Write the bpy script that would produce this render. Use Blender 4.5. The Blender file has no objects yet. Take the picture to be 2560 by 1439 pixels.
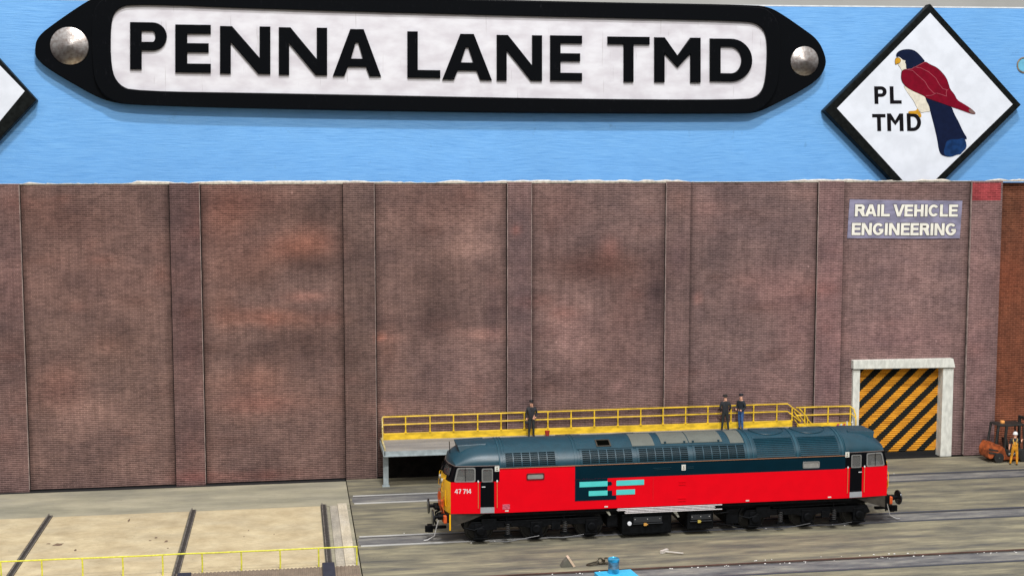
import bpy, bmesh, math, random
from mathutils import Vector, Matrix
R = math.radians
sc = bpy.context.scene
COL = sc.collection

# ------------------------------------------------------------------ camera, world, lamps, exposure
CAM = Vector((-15.05, -52.88, 15.25)); YAW, PIT, FPX = R(9.26), R(5.56), 3386.0
cd = bpy.data.cameras.new('camera'); cam = bpy.data.objects.new('camera', cd); COL.objects.link(cam)
cam.location = CAM; cam.rotation_euler = (math.pi / 2 - PIT, 0, -YAW)
cd.sensor_width = 36; cd.lens = FPX / 2560 * 36; cd.clip_start = 1; cd.clip_end = 900
sc.camera = cam

w = bpy.data.worlds.new('World'); sc.world = w; w.use_nodes = True
nt = w.node_tree; bg = nt.nodes['Background']
tc = nt.nodes.new('ShaderNodeTexCoord'); sx = nt.nodes.new('ShaderNodeSeparateXYZ'); cr = nt.nodes.new('ShaderNodeValToRGB')
mr = nt.nodes.new('ShaderNodeMapRange'); mr.inputs['From Min'].default_value = -1
nt.links.new(tc.outputs['Generated'], sx.inputs[0]); nt.links.new(sx.outputs['Z'], mr.inputs['Value']); nt.links.new(mr.outputs[0], cr.inputs[0])
cr.color_ramp.elements[0].position = .40; cr.color_ramp.elements[0].color = (.05, .045, .045, 1)
cr.color_ramp.elements[1].position = .72; cr.color_ramp.elements[1].color = (.95, .97, 1.0, 1)
nt.links.new(cr.outputs[0], bg.inputs[0]); bg.inputs[1].default_value = .85

def hall_lamp(name, elev, side, E, sx_, sy_, col):
    d = bpy.data.lights.new(name, 'AREA'); d.shape = 'RECTANGLE'; d.size = sx_; d.size_y = sy_
    o = bpy.data.objects.new(name, d); COL.objects.link(o)
    t = Vector((-4, 8, 8)); v = Vector((math.sin(side) * math.cos(elev), -math.cos(side) * math.cos(elev), math.sin(elev)))
    o.location = t + v * 120; o.rotation_euler = (-v).to_track_quat('-Z', 'Y').to_euler()
    d.energy = E * math.pi * 120 * 120; d.color = col
hall_lamp('hall_lamp', R(41), R(4), 1.45, 14, 4, (1, .97, .93))
hall_lamp('hall_lamp', R(59), R(-6), 1.85, 16, 4, (.97, .98, 1))
sc.view_settings.view_transform = 'Standard'; sc.view_settings.look = 'None'
sc.view_settings.gamma = 1; sc.view_settings.use_curve_mapping = False; sc.view_settings.exposure = 0.0

# ------------------------------------------------------------------ helpers
_f = Vector((math.sin(YAW) * math.cos(PIT), math.cos(YAW) * math.cos(PIT), -math.sin(PIT)))
_r = Vector((math.cos(YAW), -math.sin(YAW), 0)); _u = _r.cross(_f)
def ray(x, y): return _r * ((x - 1280) / FPX) + _u * ((719.5 - y) / FPX) + _f
def onY(x, y, Y):
    d = ray(x, y); return CAM + d * ((Y - CAM.y) / d.y)
def XZ(x, y, Y):
    p = onY(x, y, Y); return (p.x, p.z)
def srgb(*c):
    return tuple((v / 255 / 12.92 if v / 255 <= .04045 else ((v / 255 + .055) / 1.055) ** 2.4) for v in c)

def mat(name, col, rough=.5, metal=0, noise=0, nscale=3, stretch=(1, 1, 1), bump=0, bscale=20, bstretch=None, coat=0, alpha=1, trans=0, spec=.5, col2=None, dist=.02):
    m = bpy.data.materials.new(name); m.use_nodes = True; t = m.node_tree; b = t.nodes['Principled BSDF']
    b.inputs['Base Color'].default_value = (*col, 1); b.inputs['Roughness'].default_value = rough
    b.inputs['Metallic'].default_value = metal; b.inputs['Coat Weight'].default_value = coat
    b.inputs['Transmission Weight'].default_value = trans; b.inputs['Specular IOR Level'].default_value = spec
    g = t.nodes.new('ShaderNodeNewGeometry')
    def nz(scale, st, detail=6):
        mp = t.nodes.new('ShaderNodeMapping'); mp.inputs['Scale'].default_value = st
        t.links.new(g.outputs['Position'], mp.inputs[0])
        n = t.nodes.new('ShaderNodeTexNoise'); n.inputs['Scale'].default_value = scale; n.inputs['Detail'].default_value = detail
        t.links.new(mp.outputs[0], n.inputs['Vector']); return n
    if noise:
        n = nz(nscale, stretch); rp = t.nodes.new('ShaderNodeValToRGB')
        c2 = col2 or tuple(v * (1 - noise) for v in col)
        rp.color_ramp.elements[0].position = .36; rp.color_ramp.elements[0].color = (*c2, 1)
        rp.color_ramp.elements[1].position = .62; rp.color_ramp.elements[1].color = (*(col if col2 else tuple(min(1, v * (1 + noise * .35)) for v in col)), 1)
        t.links.new(n.outputs[0], rp.inputs[0]); t.links.new(rp.outputs[0], b.inputs['Base Color'])
        m['ramp'] = rp.name
    if bump:
        n = nz(bscale, bstretch or stretch, 4); bp = t.nodes.new('ShaderNodeBump'); bp.inputs['Strength'].default_value = bump; bp.inputs['Distance'].default_value = dist
        t.links.new(n.outputs[0], bp.inputs['Height']); t.links.new(bp.outputs[0], b.inputs['Normal'])
    return m

def setp(o, label=None, cat=None, group=None, kind=None):
    if label: o['label'] = label
    if cat: o['category'] = cat
    if group: o['group'] = group
    if kind or cat: o['kind'] = kind or 'thing'
    return o
def link(name, me, parent=None):
    o = bpy.data.objects.new(name, me); COL.objects.link(o)
    if parent is not None:
        o.parent = parent; o.matrix_parent_inverse = parent.matrix_world.inverted() if parent.type == 'EMPTY' else Matrix()
    return o
SPLIT = {'air_reservoir', 'nose_rails', 'side_vent', 'headlight', 'brake_pipes', 'jumper_box', 'pipe_cocks', 'cage_post', 'air_slot', 'coupling_hoses', 'logo_bar', 'lower_logo_block', 'logo_notch', 'data_mark', 'warning_label', 'depot_plaque', 'valance', 'spring_seat', 'solebar', 'control_desk', 'coolant_pipes', 'panel_hinge', 'door_studs', 'panel_line', 'brake_rods', 'end_rail', 'stair_rail', 'steps'}
def obj(name, bm, mats, parent=None, smooth=None, bevel=0):
    if name in SPLIT:
        bm.verts.index_update(); seen = {}; parts = []
        for v in bm.verts:
            if v in seen: continue
            st = [v]; seen[v] = len(parts); comp = [v]
            while st:
                q = st.pop()
                for e in q.link_edges:
                    w_ = e.other_vert(q)
                    if w_ not in seen: seen[w_] = len(parts); st.append(w_); comp.append(w_)
            parts.append(comp)
        if len(parts) > 1:
            last_o = None
            for comp in parts:
                nb_ = bmesh.new(); mp_ = {v: nb_.verts.new(v.co) for v in comp}; fs = {f for v in comp for f in v.link_faces}
                for f in fs: nf = nb_.faces.new([mp_[v] for v in f.verts]); nf.material_index = f.material_index
                last_o = _obj(name, nb_, mats, parent, smooth, bevel)
            bm.free(); return last_o
    return _obj(name, bm, mats, parent, smooth, bevel)
def _obj(name, bm, mats, parent=None, smooth=None, bevel=0):
    me = bpy.data.meshes.new(name)
    bmesh.ops.recalc_face_normals(bm, faces=bm.faces)
    bm.to_mesh(me); bm.free()
    for m in (mats if isinstance(mats, (list, tuple)) else [mats]): me.materials.append(m)
    o = link(name, me, parent)
    if bevel:
        md = o.modifiers.new('bevel', 'BEVEL'); md.width = bevel; md.segments = 2; md.limit_method = 'ANGLE'; md.angle_limit = R(40)
        md.harden_normals = False
    if smooth is not None:
        me.shade_smooth(); me.set_sharp_from_angle(angle=R(smooth))
    return o
def thing(name, loc, label, cat, group=None):
    o = bpy.data.objects.new(name, None); COL.objects.link(o); o.location = loc; o.empty_display_size = .2
    o.matrix_world = Matrix.Translation(loc)
    return setp(o, label, cat, group)
def B(): return bmesh.new()
def box(bm, x0, x1, y0, y1, z0, z1, mi=0, M=None):
    vs = [bm.verts.new(Vector(p) if M is None else M @ Vector(p)) for p in
          [(x0, y0, z0), (x1, y0, z0), (x1, y1, z0), (x0, y1, z0), (x0, y0, z1), (x1, y0, z1), (x1, y1, z1), (x0, y1, z1)]]
    for f in [(0, 3, 2, 1), (4, 5, 6, 7), (0, 1, 5, 4), (1, 2, 6, 5), (2, 3, 7, 6), (3, 0, 4, 7)]:
        fc = bm.faces.new([vs[i] for i in f]); fc.material_index = mi
    return bm
def prism(bm, pts, y0, y1, mi=0, ax='y'):
    def P(p, t): return (p[0], t, p[1]) if ax == 'y' else ((t, p[0], p[1]) if ax == 'x' else (p[0], p[1], t))
    a = [bm.verts.new(P(p, y0)) for p in pts]; b = [bm.verts.new(P(p, y1)) for p in pts]; n = len(pts)
    for f in ([a, b[::-1]] + [[a[i], a[(i + 1) % n], b[(i + 1) % n], b[i]] for i in range(n)]):
        fc = bm.faces.new(f); fc.material_index = mi
    return bm
def tube(bm, path, r, n=8, mi=0, cap=True, r1=None):
    path = [Vector(p) for p in path]; rings = []
    for i, p in enumerate(path):
        d = (path[min(i + 1, len(path) - 1)] - path[max(i - 1, 0)]).normalized()
        a = d.orthogonal().normalized() if abs(d.z) > .99 else d.cross(Vector((0, 0, 1))).normalized()
        b = d.cross(a); rr = r if r1 is None else r + (r1 - r) * i / (len(path) - 1)
        rings.append([bm.verts.new(p + (a * math.cos(2 * math.pi * k / n) + b * math.sin(2 * math.pi * k / n)) * rr) for k in range(n)])
    for i in range(len(rings) - 1):
        for k in range(n):
            f = bm.faces.new([rings[i][k], rings[i][(k + 1) % n], rings[i + 1][(k + 1) % n], rings[i + 1][k]]); f.material_index = mi
    if cap:
        for rg in (rings[0], rings[-1]):
            f = bm.faces.new(rg); f.material_index = mi
    return bm
def lathe(bm, prof, c, ax='z', n=24, mi=0):
    # prof: (radius, height) pairs, axis through c
    rings = []
    for r, h in prof:
        rg = []
        for k in range(n):
            a = 2 * math.pi * k / n; u, v = r * math.cos(a), r * math.sin(a)
            p = {'z': (u, v, h), 'y': (u, h, v), 'x': (h, u, v)}[ax]
            rg.append(bm.verts.new(Vector(c) + Vector(p)))
        rings.append(rg)
    for i in range(len(rings) - 1):
        for k in range(n):
            f = bm.faces.new([rings[i][k], rings[i][(k + 1) % n], rings[i + 1][(k + 1) % n], rings[i + 1][k]]); f.material_index = mi
    for rg in (rings[0], rings[-1]):
        f = bm.faces.new(rg); f.material_index = mi
    return bm

def flat(name, contours, m, ymid, half, parent=None, bevel=0, offset=0):
    """closed XZ contours (holes included) filled and thickened along Y around ymid"""
    cu = bpy.data.curves.new(name, 'CURVE'); cu.dimensions = '2D'; cu.fill_mode = 'BOTH'
    for c in contours:
        s = cu.splines.new('POLY'); s.points.add(len(c) - 1)
        for p, q in zip(s.points, c): p.co = (q[0], q[1], 0, 1)
        s.use_cyclic_u = True
    cu.extrude = max(half - bevel, 0); cu.bevel_depth = bevel; cu.bevel_resolution = 2; cu.offset = offset - bevel
    t = bpy.data.objects.new('tmp', cu); COL.objects.link(t)
    dg = bpy.context.evaluated_depsgraph_get(); dg.update()
    me = bpy.data.meshes.new_from_object(t.evaluated_get(dg))
    bpy.data.objects.remove(t); bpy.data.curves.remove(cu)
    for v in me.vertices: v.co = (v.co.x, ymid - v.co.z, v.co.y)
    me.materials.clear(); me.materials.append(m); me.name = name
    me.shade_smooth(); me.set_sharp_from_angle(angle=R(50))
    return link(name, me, parent)

def arc(cx, cy, rx, ry, a0, a1, n=12):
    return [(cx + rx * math.cos(R(a0 + (a1 - a0) * i / n)), cy + ry * math.sin(R(a0 + (a1 - a0) * i / n))) for i in range(n + 1)]
def smooth(pts, it=2):
    for _ in range(it):
        q = []
        for i in range(len(pts)):
            a, b = pts[i], pts[(i + 1) % len(pts)]
            q += [(a[0] * .75 + b[0] * .25, a[1] * .75 + b[1] * .25), (a[0] * .25 + b[0] * .75, a[1] * .25 + b[1] * .75)]
        pts = q
    return pts

def glyph(ch, w, h, s, tk=.88):
    """contours of a sans capital in a w x h box, y up, s = stroke"""
    t = s * tk
    if ch == 'I': return [[(0, 0), (w, 0), (w, h), (0, h)]]
    if ch == 'L': return [[(0, 0), (w, 0), (w, t), (s, t), (s, h), (0, h)]]
    if ch == 'T': return [[(w / 2 - s / 2, 0), (w / 2 + s / 2, 0), (w / 2 + s / 2, h - t), (w, h - t), (w, h), (0, h), (0, h - t), (w / 2 - s / 2, h - t)]]
    if ch == 'E': 
        m0 = h * .5 - t / 2 + h * .02; m1 = m0 + t
        return [[(0, 0), (w, 0), (w, t), (s, t), (s, m0), (w * .94, m0), (w * .94, m1), (s, m1), (s, h - t), (w, h - t), (w, h), (0, h)]]
    if ch == 'H':
        m0, m1 = h * .5 - t / 2, h * .5 + t / 2
        return [[(0, 0), (s, 0), (s, m0), (w - s, m0), (w - s, 0), (w, 0), (w, h), (w - s, h), (w - s, m1), (s, m1), (s, h), (0, h)]]
    if ch == 'N': 
        k = s * 1.12
        return [[(0, 0), (s, 0), (s, h * .66), (w - k, 0), (w, 0), (w, h), (w - s, h), (w - s, h * .34), (k, h), (0, h)]]
    if ch == 'M':
        return [[(0, 0), (s, 0), (s, h * .64), (w / 2, h * .33), (w - s, h * .64), (w - s, 0), (w, 0), (w, h), (w - s, h), (w / 2, h * .60), (s, h), (0, h)]]
    if ch == 'V': return [[(w / 2 - s * .55, 0), (w / 2 + s * .55, 0), (w, h), (w - s * 1.05, h), (w / 2, h * .27), (s * 1.05, h), (0, h)]]
    if ch == 'A':
        a = s * 1.08; tp = s * .62; b0, b1 = h * .2, h * .2 + t
        def xo(y): return (w / 2 - tp) * y / h
        def xi(y): return xo(y) + a
        apex = h - s * 1.25; yi = min(apex, (w / 2 - a) * h / (w / 2 - tp) if w / 2 > tp else apex)
        return [[(0, 0), (a, 0), (xi(b0), b0), (w - xi(b0), b0), (w - a, 0), (w, 0), (w / 2 + tp, h), (w / 2 - tp, h)],
                [(xi(b1), b1), (w / 2 - s * .12, min(h * .76, yi)), (w / 2 + s * .12, min(h * .76, yi)), (w - xi(b1), b1)]]
    if ch == 'D':
        rx = min(w * .58, h * .5); o = [(0, 0), (w - rx, 0)] + arc(w - rx, h / 2, rx, h / 2, -90, 90, 20)[1:] + [(0, h)]
        rx2 = rx - s; i = [(s, t), (w - rx, t)] + arc(w - rx, h / 2, rx2, h / 2 - t, -90, 90, 20)[1:] + [(s, h - t)]
        return [o, i]
    if ch in 'PR':
        b = h * .56 if ch == 'R' else h * .60; cy = h - b / 2; rx = min(w * .5, b / 2); wr = w * (.94 if ch == 'R' else 1)
        bowl = arc(wr - rx, cy, rx, b / 2, -90, 90, 14)
        hole = [(s, h - b + t), (wr - rx, h - b + t)] + arc(wr - rx, cy, rx - s, b / 2 - t, -90, 90, 14)[1:] + [(s, h - t)]
        if ch == 'P': return [[(0, 0), (s, 0), (s, h - b)] + bowl + [(0, h)], hole]
        return [[(0, 0), (s, 0), (s, h - b), (w * .42, h - b), (w - s * 1.02, 0), (w, 0), (w * .97 - s * .42, h - b + t * .1)] + bowl[4:] + [(0, h)], hole]
    if ch == 'C':
        return [arc(w / 2, h / 2, w / 2, h / 2, 38, 322, 30) + arc(w / 2, h / 2, w / 2 - s, h / 2 - t, 316, 44, 28)]
    if ch == 'G':
        x1 = w * .97
        return [arc(w / 2, h / 2, w / 2, h / 2, 38, 320, 30) + [(x1, h * .27), (x1, h * .52), (w * .55, h * .52), (w * .55, h * .52 - t * .85), (x1 - s, h * .52 - t * .85)] + arc(w / 2, h / 2, w / 2 - s, h / 2 - t, 325, 44, 28)]
    if ch == '1': return [[(w * .45, 0), (w * .45 + s, 0), (w * .45 + s, h), (w * .45 + s * .2, h), (0, h * .82), (0, h * .68), (w * .45, h * .74)]]
    if ch == '7': return [[(w * .2, 0), (w * .2 + s * 1.1, 0), (w, h - t * .9), (w, h), (0, h), (0, h - t), (w - s * 1.1, h - t)]]
    if ch == '4': return [[(w * .6, 0), (w * .6 + s, 0), (w * .6 + s, h * .24), (w, h * .24), (w, h * .24 + t), (w * .6 + s, h * .24 + t), (w * .6 + s, h), (w * .6 - s * .1, h), (0, h * .24 + t * .9), (0, h * .24), (w * .6, h * .24)],
                          [(s * .95, h * .24 + t), (w * .6, h * .24 + t), (w * .6, h * .74)]]
def letter_px(ch, x0, x1, y0, y1, s, Y, skew=.018, slant=0):
    """glyph drawn in photo-pixel box on the plane y = Y"""
    out = []
    for c in glyph(ch, x1 - x0, y1 - y0, s, .76):
        out.append([XZ(x0 + a + slant * b, y1 - b + skew * (a - (x1 - x0) / 2), Y) for a, b in c])
    return out

# ------------------------------------------------------------------ materials
BLK = mat('underframe black', (.0045, .005, .006), .5, noise=.4, nscale=6, spec=.08)
BLKG = mat('gloss black paint', (.003, .0035, .0045), .2, spec=.08, noise=.5, nscale=4, bump=.08, bscale=9, stretch=(1, 1, 2.5))
STEEL = mat('worn rail steel', (.62, .60, .58), .35, .35, noise=.35, nscale=4, stretch=(.4, 2, 1))
RUST = mat('rusty rail steel', (.11, .055, .04), .7, .2, noise=.4, nscale=3, stretch=(.5, 2, 1))
YEL = mat('yellow enamel', srgb(240, 198, 46), .45, noise=.32, nscale=2.2, stretch=(1, 1, 3), bump=.15, bscale=14)
LEMON = mat('lemon yellow paint', srgb(222, 216, 70), .5, noise=.25, nscale=9)
WHT = mat('worn white paint', srgb(212, 212, 205), .6, noise=.16, nscale=3, bump=.3, bscale=12)

def rail_mat():
    m = mat('rail top, bright to dark', (.8, .8, .78), .4, .1); t = m.node_tree; b = t.nodes['Principled BSDF']; N = t.nodes.new
    g = N('ShaderNodeNewGeometry'); s_ = N('ShaderNodeSeparateXYZ'); n = N('ShaderNodeTexNoise'); n.inputs['Scale'].default_value = .6
    a = N('ShaderNodeMath'); a.operation = 'MULTIPLY_ADD'; a.inputs[1].default_value = 9
    q = N('ShaderNodeMapRange'); q.inputs['From Min'].default_value = -8; q.inputs['From Max'].default_value = 3; rp_ = N('ShaderNodeValToRGB')
    rp_.color_ramp.elements[0].color = (.58, .57, .54, 1); rp_.color_ramp.elements[1].color = (.075, .08, .10, 1)  # bright glint on the left rails is painted into this ramp
    t.links.new(g.outputs['Position'], s_.inputs[0]); t.links.new(g.outputs['Position'], n.inputs['Vector']); t.links.new(n.outputs[0], a.inputs[0]); t.links.new(s_.outputs['X'], a.inputs[2])
    t.links.new(a.outputs[0], q.inputs['Value']); t.links.new(q.outputs[0], rp_.inputs[0]); t.links.new(rp_.outputs[0], b.inputs['Base Color'])
    return m
RAILT = rail_mat()

def scratch(m):
    t = m.node_tree; b = t.nodes['Principled BSDF']; N = t.nodes.new; L = t.links.new
    g = N('ShaderNodeNewGeometry'); mp = N('ShaderNodeMapping'); mp.inputs['Rotation'].default_value = (0, R(28), 0); mp.inputs['Scale'].default_value = (9, 1, .9); L(g.outputs['Position'], mp.inputs[0])
    n = N('ShaderNodeTexNoise'); n.inputs['Scale'].default_value = 3.2; n.inputs['Detail'].default_value = 8; n.inputs['Roughness'].default_value = .75; L(mp.outputs[0], n.inputs['Vector'])
    n2 = N('ShaderNodeTexNoise'); n2.inputs['Scale'].default_value = .8; n2.inputs['Detail'].default_value = 4; L(g.outputs['Position'], n2.inputs['Vector'])
    a = N('ShaderNodeMapRange'); a.inputs['From Min'].default_value = .60; a.inputs['From Max'].default_value = .72; L(n.outputs[0], a.inputs['Value'])
    c = N('ShaderNodeMapRange'); c.inputs['From Min'].default_value = .48; c.inputs['From Max'].default_value = .66; L(n2.outputs[0], c.inputs['Value'])
    k = N('ShaderNodeMath'); k.operation = 'MULTIPLY'; L(a.outputs[0], k.inputs[0]); L(c.outputs[0], k.inputs[1])
    x = N('ShaderNodeMix'); x.data_type = 'RGBA'; L(k.outputs[0], x.inputs[0]); x.inputs[6].default_value = (.003, .0035, .0045, 1); x.inputs[7].default_value = (.055, .055, .065, 1)
    L(x.outputs[2], b.inputs['Base Color'])
scratch(BLKG)
def panel_wear(m):
    t = m.node_tree; b = t.nodes['Principled BSDF']; N = t.nodes.new; L = t.links.new; old = b.inputs['Base Color'].links[0].from_socket
    g = N('ShaderNodeNewGeometry'); last = old
    for rot, sc_, lo_ in ((62, 1.0, .735), (-50, 1.3, .74)):
        mp = N('ShaderNodeMapping'); mp.inputs['Rotation'].default_value = (0, R(rot), 0); mp.inputs['Scale'].default_value = (7, 1, .35); L(g.outputs['Position'], mp.inputs[0])
        n = N('ShaderNodeTexNoise'); n.inputs['Scale'].default_value = sc_; n.inputs['Detail'].default_value = 3; L(mp.outputs[0], n.inputs['Vector'])
        a = N('ShaderNodeMapRange'); a.inputs['From Min'].default_value = lo_ - .03; a.inputs['From Max'].default_value = lo_; a.inputs['To Max'].default_value = .35; L(n.outputs[0], a.inputs['Value'])
        x = N('ShaderNodeMix'); x.data_type = 'RGBA'; L(a.outputs[0], x.inputs[0]); L(last, x.inputs[6]); x.inputs[7].default_value = (.3, .27, .26, 1); last = x.outputs[2]
    L(last, b.inputs['Base Color'])

# ------------------------------------------------------------------ brick card wall
def brick_material(name, tint, weather=True, bw=.27, bh=.09):
    m = bpy.data.materials.new(name); m.use_nodes = True; t = m.node_tree; b = t.nodes['Principled BSDF']; N = t.nodes.new; L = t.links.new
    g = N('ShaderNodeNewGeometry'); s = N('ShaderNodeSeparateXYZ'); c = N('ShaderNodeCombineXYZ'); L(g.outputs['Position'], s.inputs[0])
    # slight waviness of the hand-cut card
    wn = N('ShaderNodeTexNoise'); wn.inputs['Scale'].default_value = .35; wn.inputs['Detail'].default_value = 2; L(g.outputs['Position'], wn.inputs['Vector'])
    ma = N('ShaderNodeMath'); ma.operation = 'MULTIPLY_ADD'; ma.inputs[1].default_value = .10; L(wn.outputs[0], ma.inputs[0]); L(s.outputs['Z'], ma.inputs[2])
    L(s.outputs['X'], c.inputs['X']); L(ma.outputs[0], c.inputs['Y'])
    br = N('ShaderNodeTexBrick'); L(c.outputs[0], br.inputs['Vector'])
    br.inputs['Scale'].default_value = 1; br.inputs['Brick Width'].default_value = bw; br.inputs['Row Height'].default_value = bh
    br.inputs['Mortar Size'].default_value = .013; br.inputs['Mortar Smooth'].default_value = .4; br.inputs['Bias'].default_value = -.1
    br.inputs['Color1'].default_value = (*[v * .76 for v in tint], 1); br.inputs['Color2'].default_value = (*[v * 1.16 for v in tint], 1)
    br.inputs['Mortar'].default_value = (*[min(1, v * 1.5 + .02) for v in tint], 1)
    # patches where the mortar wash was wiped away
    n1 = N('ShaderNodeTexNoise'); n1.inputs['Scale'].default_value = .55; n1.inputs['Detail'].default_value = 5; n1.inputs['Roughness'].default_value = .6
    mp = N('ShaderNodeMapping'); mp.inputs['Scale'].default_value = (.7, 1, 1.3); L(g.outputs['Position'], mp.inputs[0]); L(mp.outputs[0], n1.inputs['Vector'])
    r1 = N('ShaderNodeValToRGB'); r1.color_ramp.elements[0].position = .3; r1.color_ramp.elements[0].color = (.70, .68, .70, 1)
    r1.color_ramp.elements[1].position = .72; r1.color_ramp.elements[1].color = (1.25, 1.17, 1.12, 1)
    L(n1.outputs[0], r1.inputs[0])
    mx = N('ShaderNodeMix'); mx.data_type = 'RGBA'; mx.blend_type = 'MULTIPLY'; mx.inputs[0].default_value = 1; L(br.outputs[0], mx.inputs[6]); L(r1.outputs[0], mx.inputs[7])
    n2 = N('ShaderNodeTexNoise'); n2.inputs['Scale'].default_value = 7; n2.inputs['Detail'].default_value = 4; mp2 = N('ShaderNodeMapping'); mp2.inputs['Scale'].default_value = (.45, 1, 1.4)
    L(g.outputs['Position'], mp2.inputs[0]); L(mp2.outputs[0], n2.inputs['Vector'])
    r2 = N('ShaderNodeMapRange'); r2.inputs['To Min'].default_value = .80; r2.inputs['To Max'].default_value = 1.20; r2.inputs['From Min'].default_value = .25; r2.inputs['From Max'].default_value = .75; L(n2.outputs[0], r2.inputs['Value'])
    mx2 = N('ShaderNodeMix'); mx2.data_type = 'RGBA'; mx2.blend_type = 'MULTIPLY'; mx2.inputs[0].default_value = 1; L(mx.outputs[2], mx2.inputs[6]); L(r2.outputs[0], mx2.inputs[7])
    # vertical drybrush streaks and pale chips
    mpv = N('ShaderNodeMapping'); mpv.inputs['Scale'].default_value = (3.2, 1, .55); L(g.outputs['Position'], mpv.inputs[0])
    nv = N('ShaderNodeTexNoise'); nv.inputs['Scale'].default_value = 1.3; nv.inputs['Detail'].default_value = 7; nv.inputs['Roughness'].default_value = .65; L(mpv.outputs[0], nv.inputs['Vector'])
    rv = N('ShaderNodeMapRange'); rv.inputs['From Min'].default_value = .3; rv.inputs['From Max'].default_value = .7; rv.inputs['To Min'].default_value = .80; rv.inputs['To Max'].default_value = 1.18; L(nv.outputs[0], rv.inputs['Value'])
    mxv = N('ShaderNodeMix'); mxv.data_type = 'RGBA'; mxv.blend_type = 'MULTIPLY'; mxv.inputs[0].default_value = 1; L(mx2.outputs[2], mxv.inputs[6]); L(rv.outputs[0], mxv.inputs[7])
    nc = N('ShaderNodeTexNoise'); nc.inputs['Scale'].default_value = 5.5; nc.inputs['Detail'].default_value = 3; L(g.outputs['Position'], nc.inputs['Vector'])
    rc = N('ShaderNodeMapRange'); rc.inputs['From Min'].default_value = .73; rc.inputs['From Max'].default_value = .80; L(nc.outputs[0], rc.inputs['Value'])
    mxc = N('ShaderNodeMix'); mxc.data_type = 'RGBA'; L(rc.outputs[0], mxc.inputs[0]); L(mxv.outputs[2], mxc.inputs[6]); mxc.inputs[7].default_value = (*[min(1, v * 2.6) for v in tint], 1)
    mx2 = mxc
    # the moulded courses: a dark bed line under every row
    fr = N('ShaderNodeMath'); fr.operation = 'DIVIDE'; fr.inputs[1].default_value = bh; L(ma.outputs[0], fr.inputs[0])
    f2 = N('ShaderNodeMath'); f2.operation = 'FRACT'; L(fr.outputs[0], f2.inputs[0])
    f3 = N('ShaderNodeMapRange'); f3.inputs['From Min'].default_value = .52; f3.inputs['From Max'].default_value = .78; f3.inputs['To Min'].default_value = .80; f3.inputs['To Max'].default_value = 1.48; L(f2.outputs[0], f3.inputs['Value'])
    mxl = N('ShaderNodeMix'); mxl.data_type = 'RGBA'; mxl.blend_type = 'MULTIPLY'; mxl.inputs[0].default_value = 1; L(mx2.outputs[2], mxl.inputs[6]); L(f3.outputs[0], mxl.inputs[7])
    last = mxl
    if weather:
        at = N('ShaderNodeAttribute'); at.attribute_name = 'weather'
        mx3 = N('ShaderNodeMix'); mx3.data_type = 'RGBA'; mx3.blend_type = 'MULTIPLY'; mx3.inputs[0].default_value = 1; L(last.outputs[2], mx3.inputs[6]); L(at.outputs['Color'], mx3.inputs[7]); last = mx3
    L(last.outputs[2], b.inputs['Base Color']); b.inputs['Roughness'].default_value = .85; b.inputs['Specular IOR Level'].default_value = .2
    bp = N('ShaderNodeBump'); bp.inputs['Strength'].default_value = .5; bp.inputs['Distance'].default_value = .015; bp.invert = True
    L(br.outputs['Fac'], bp.inputs['Height']); L(bp.outputs[0], b.inputs['Normal'])
    return m
BRICK = brick_material('weathered brown brick card', (.160, .104, .092))
BRICKR = brick_material('orange brown brick card', (.150, .050, .024), weather=True, bw=.3, bh=.11)

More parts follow.
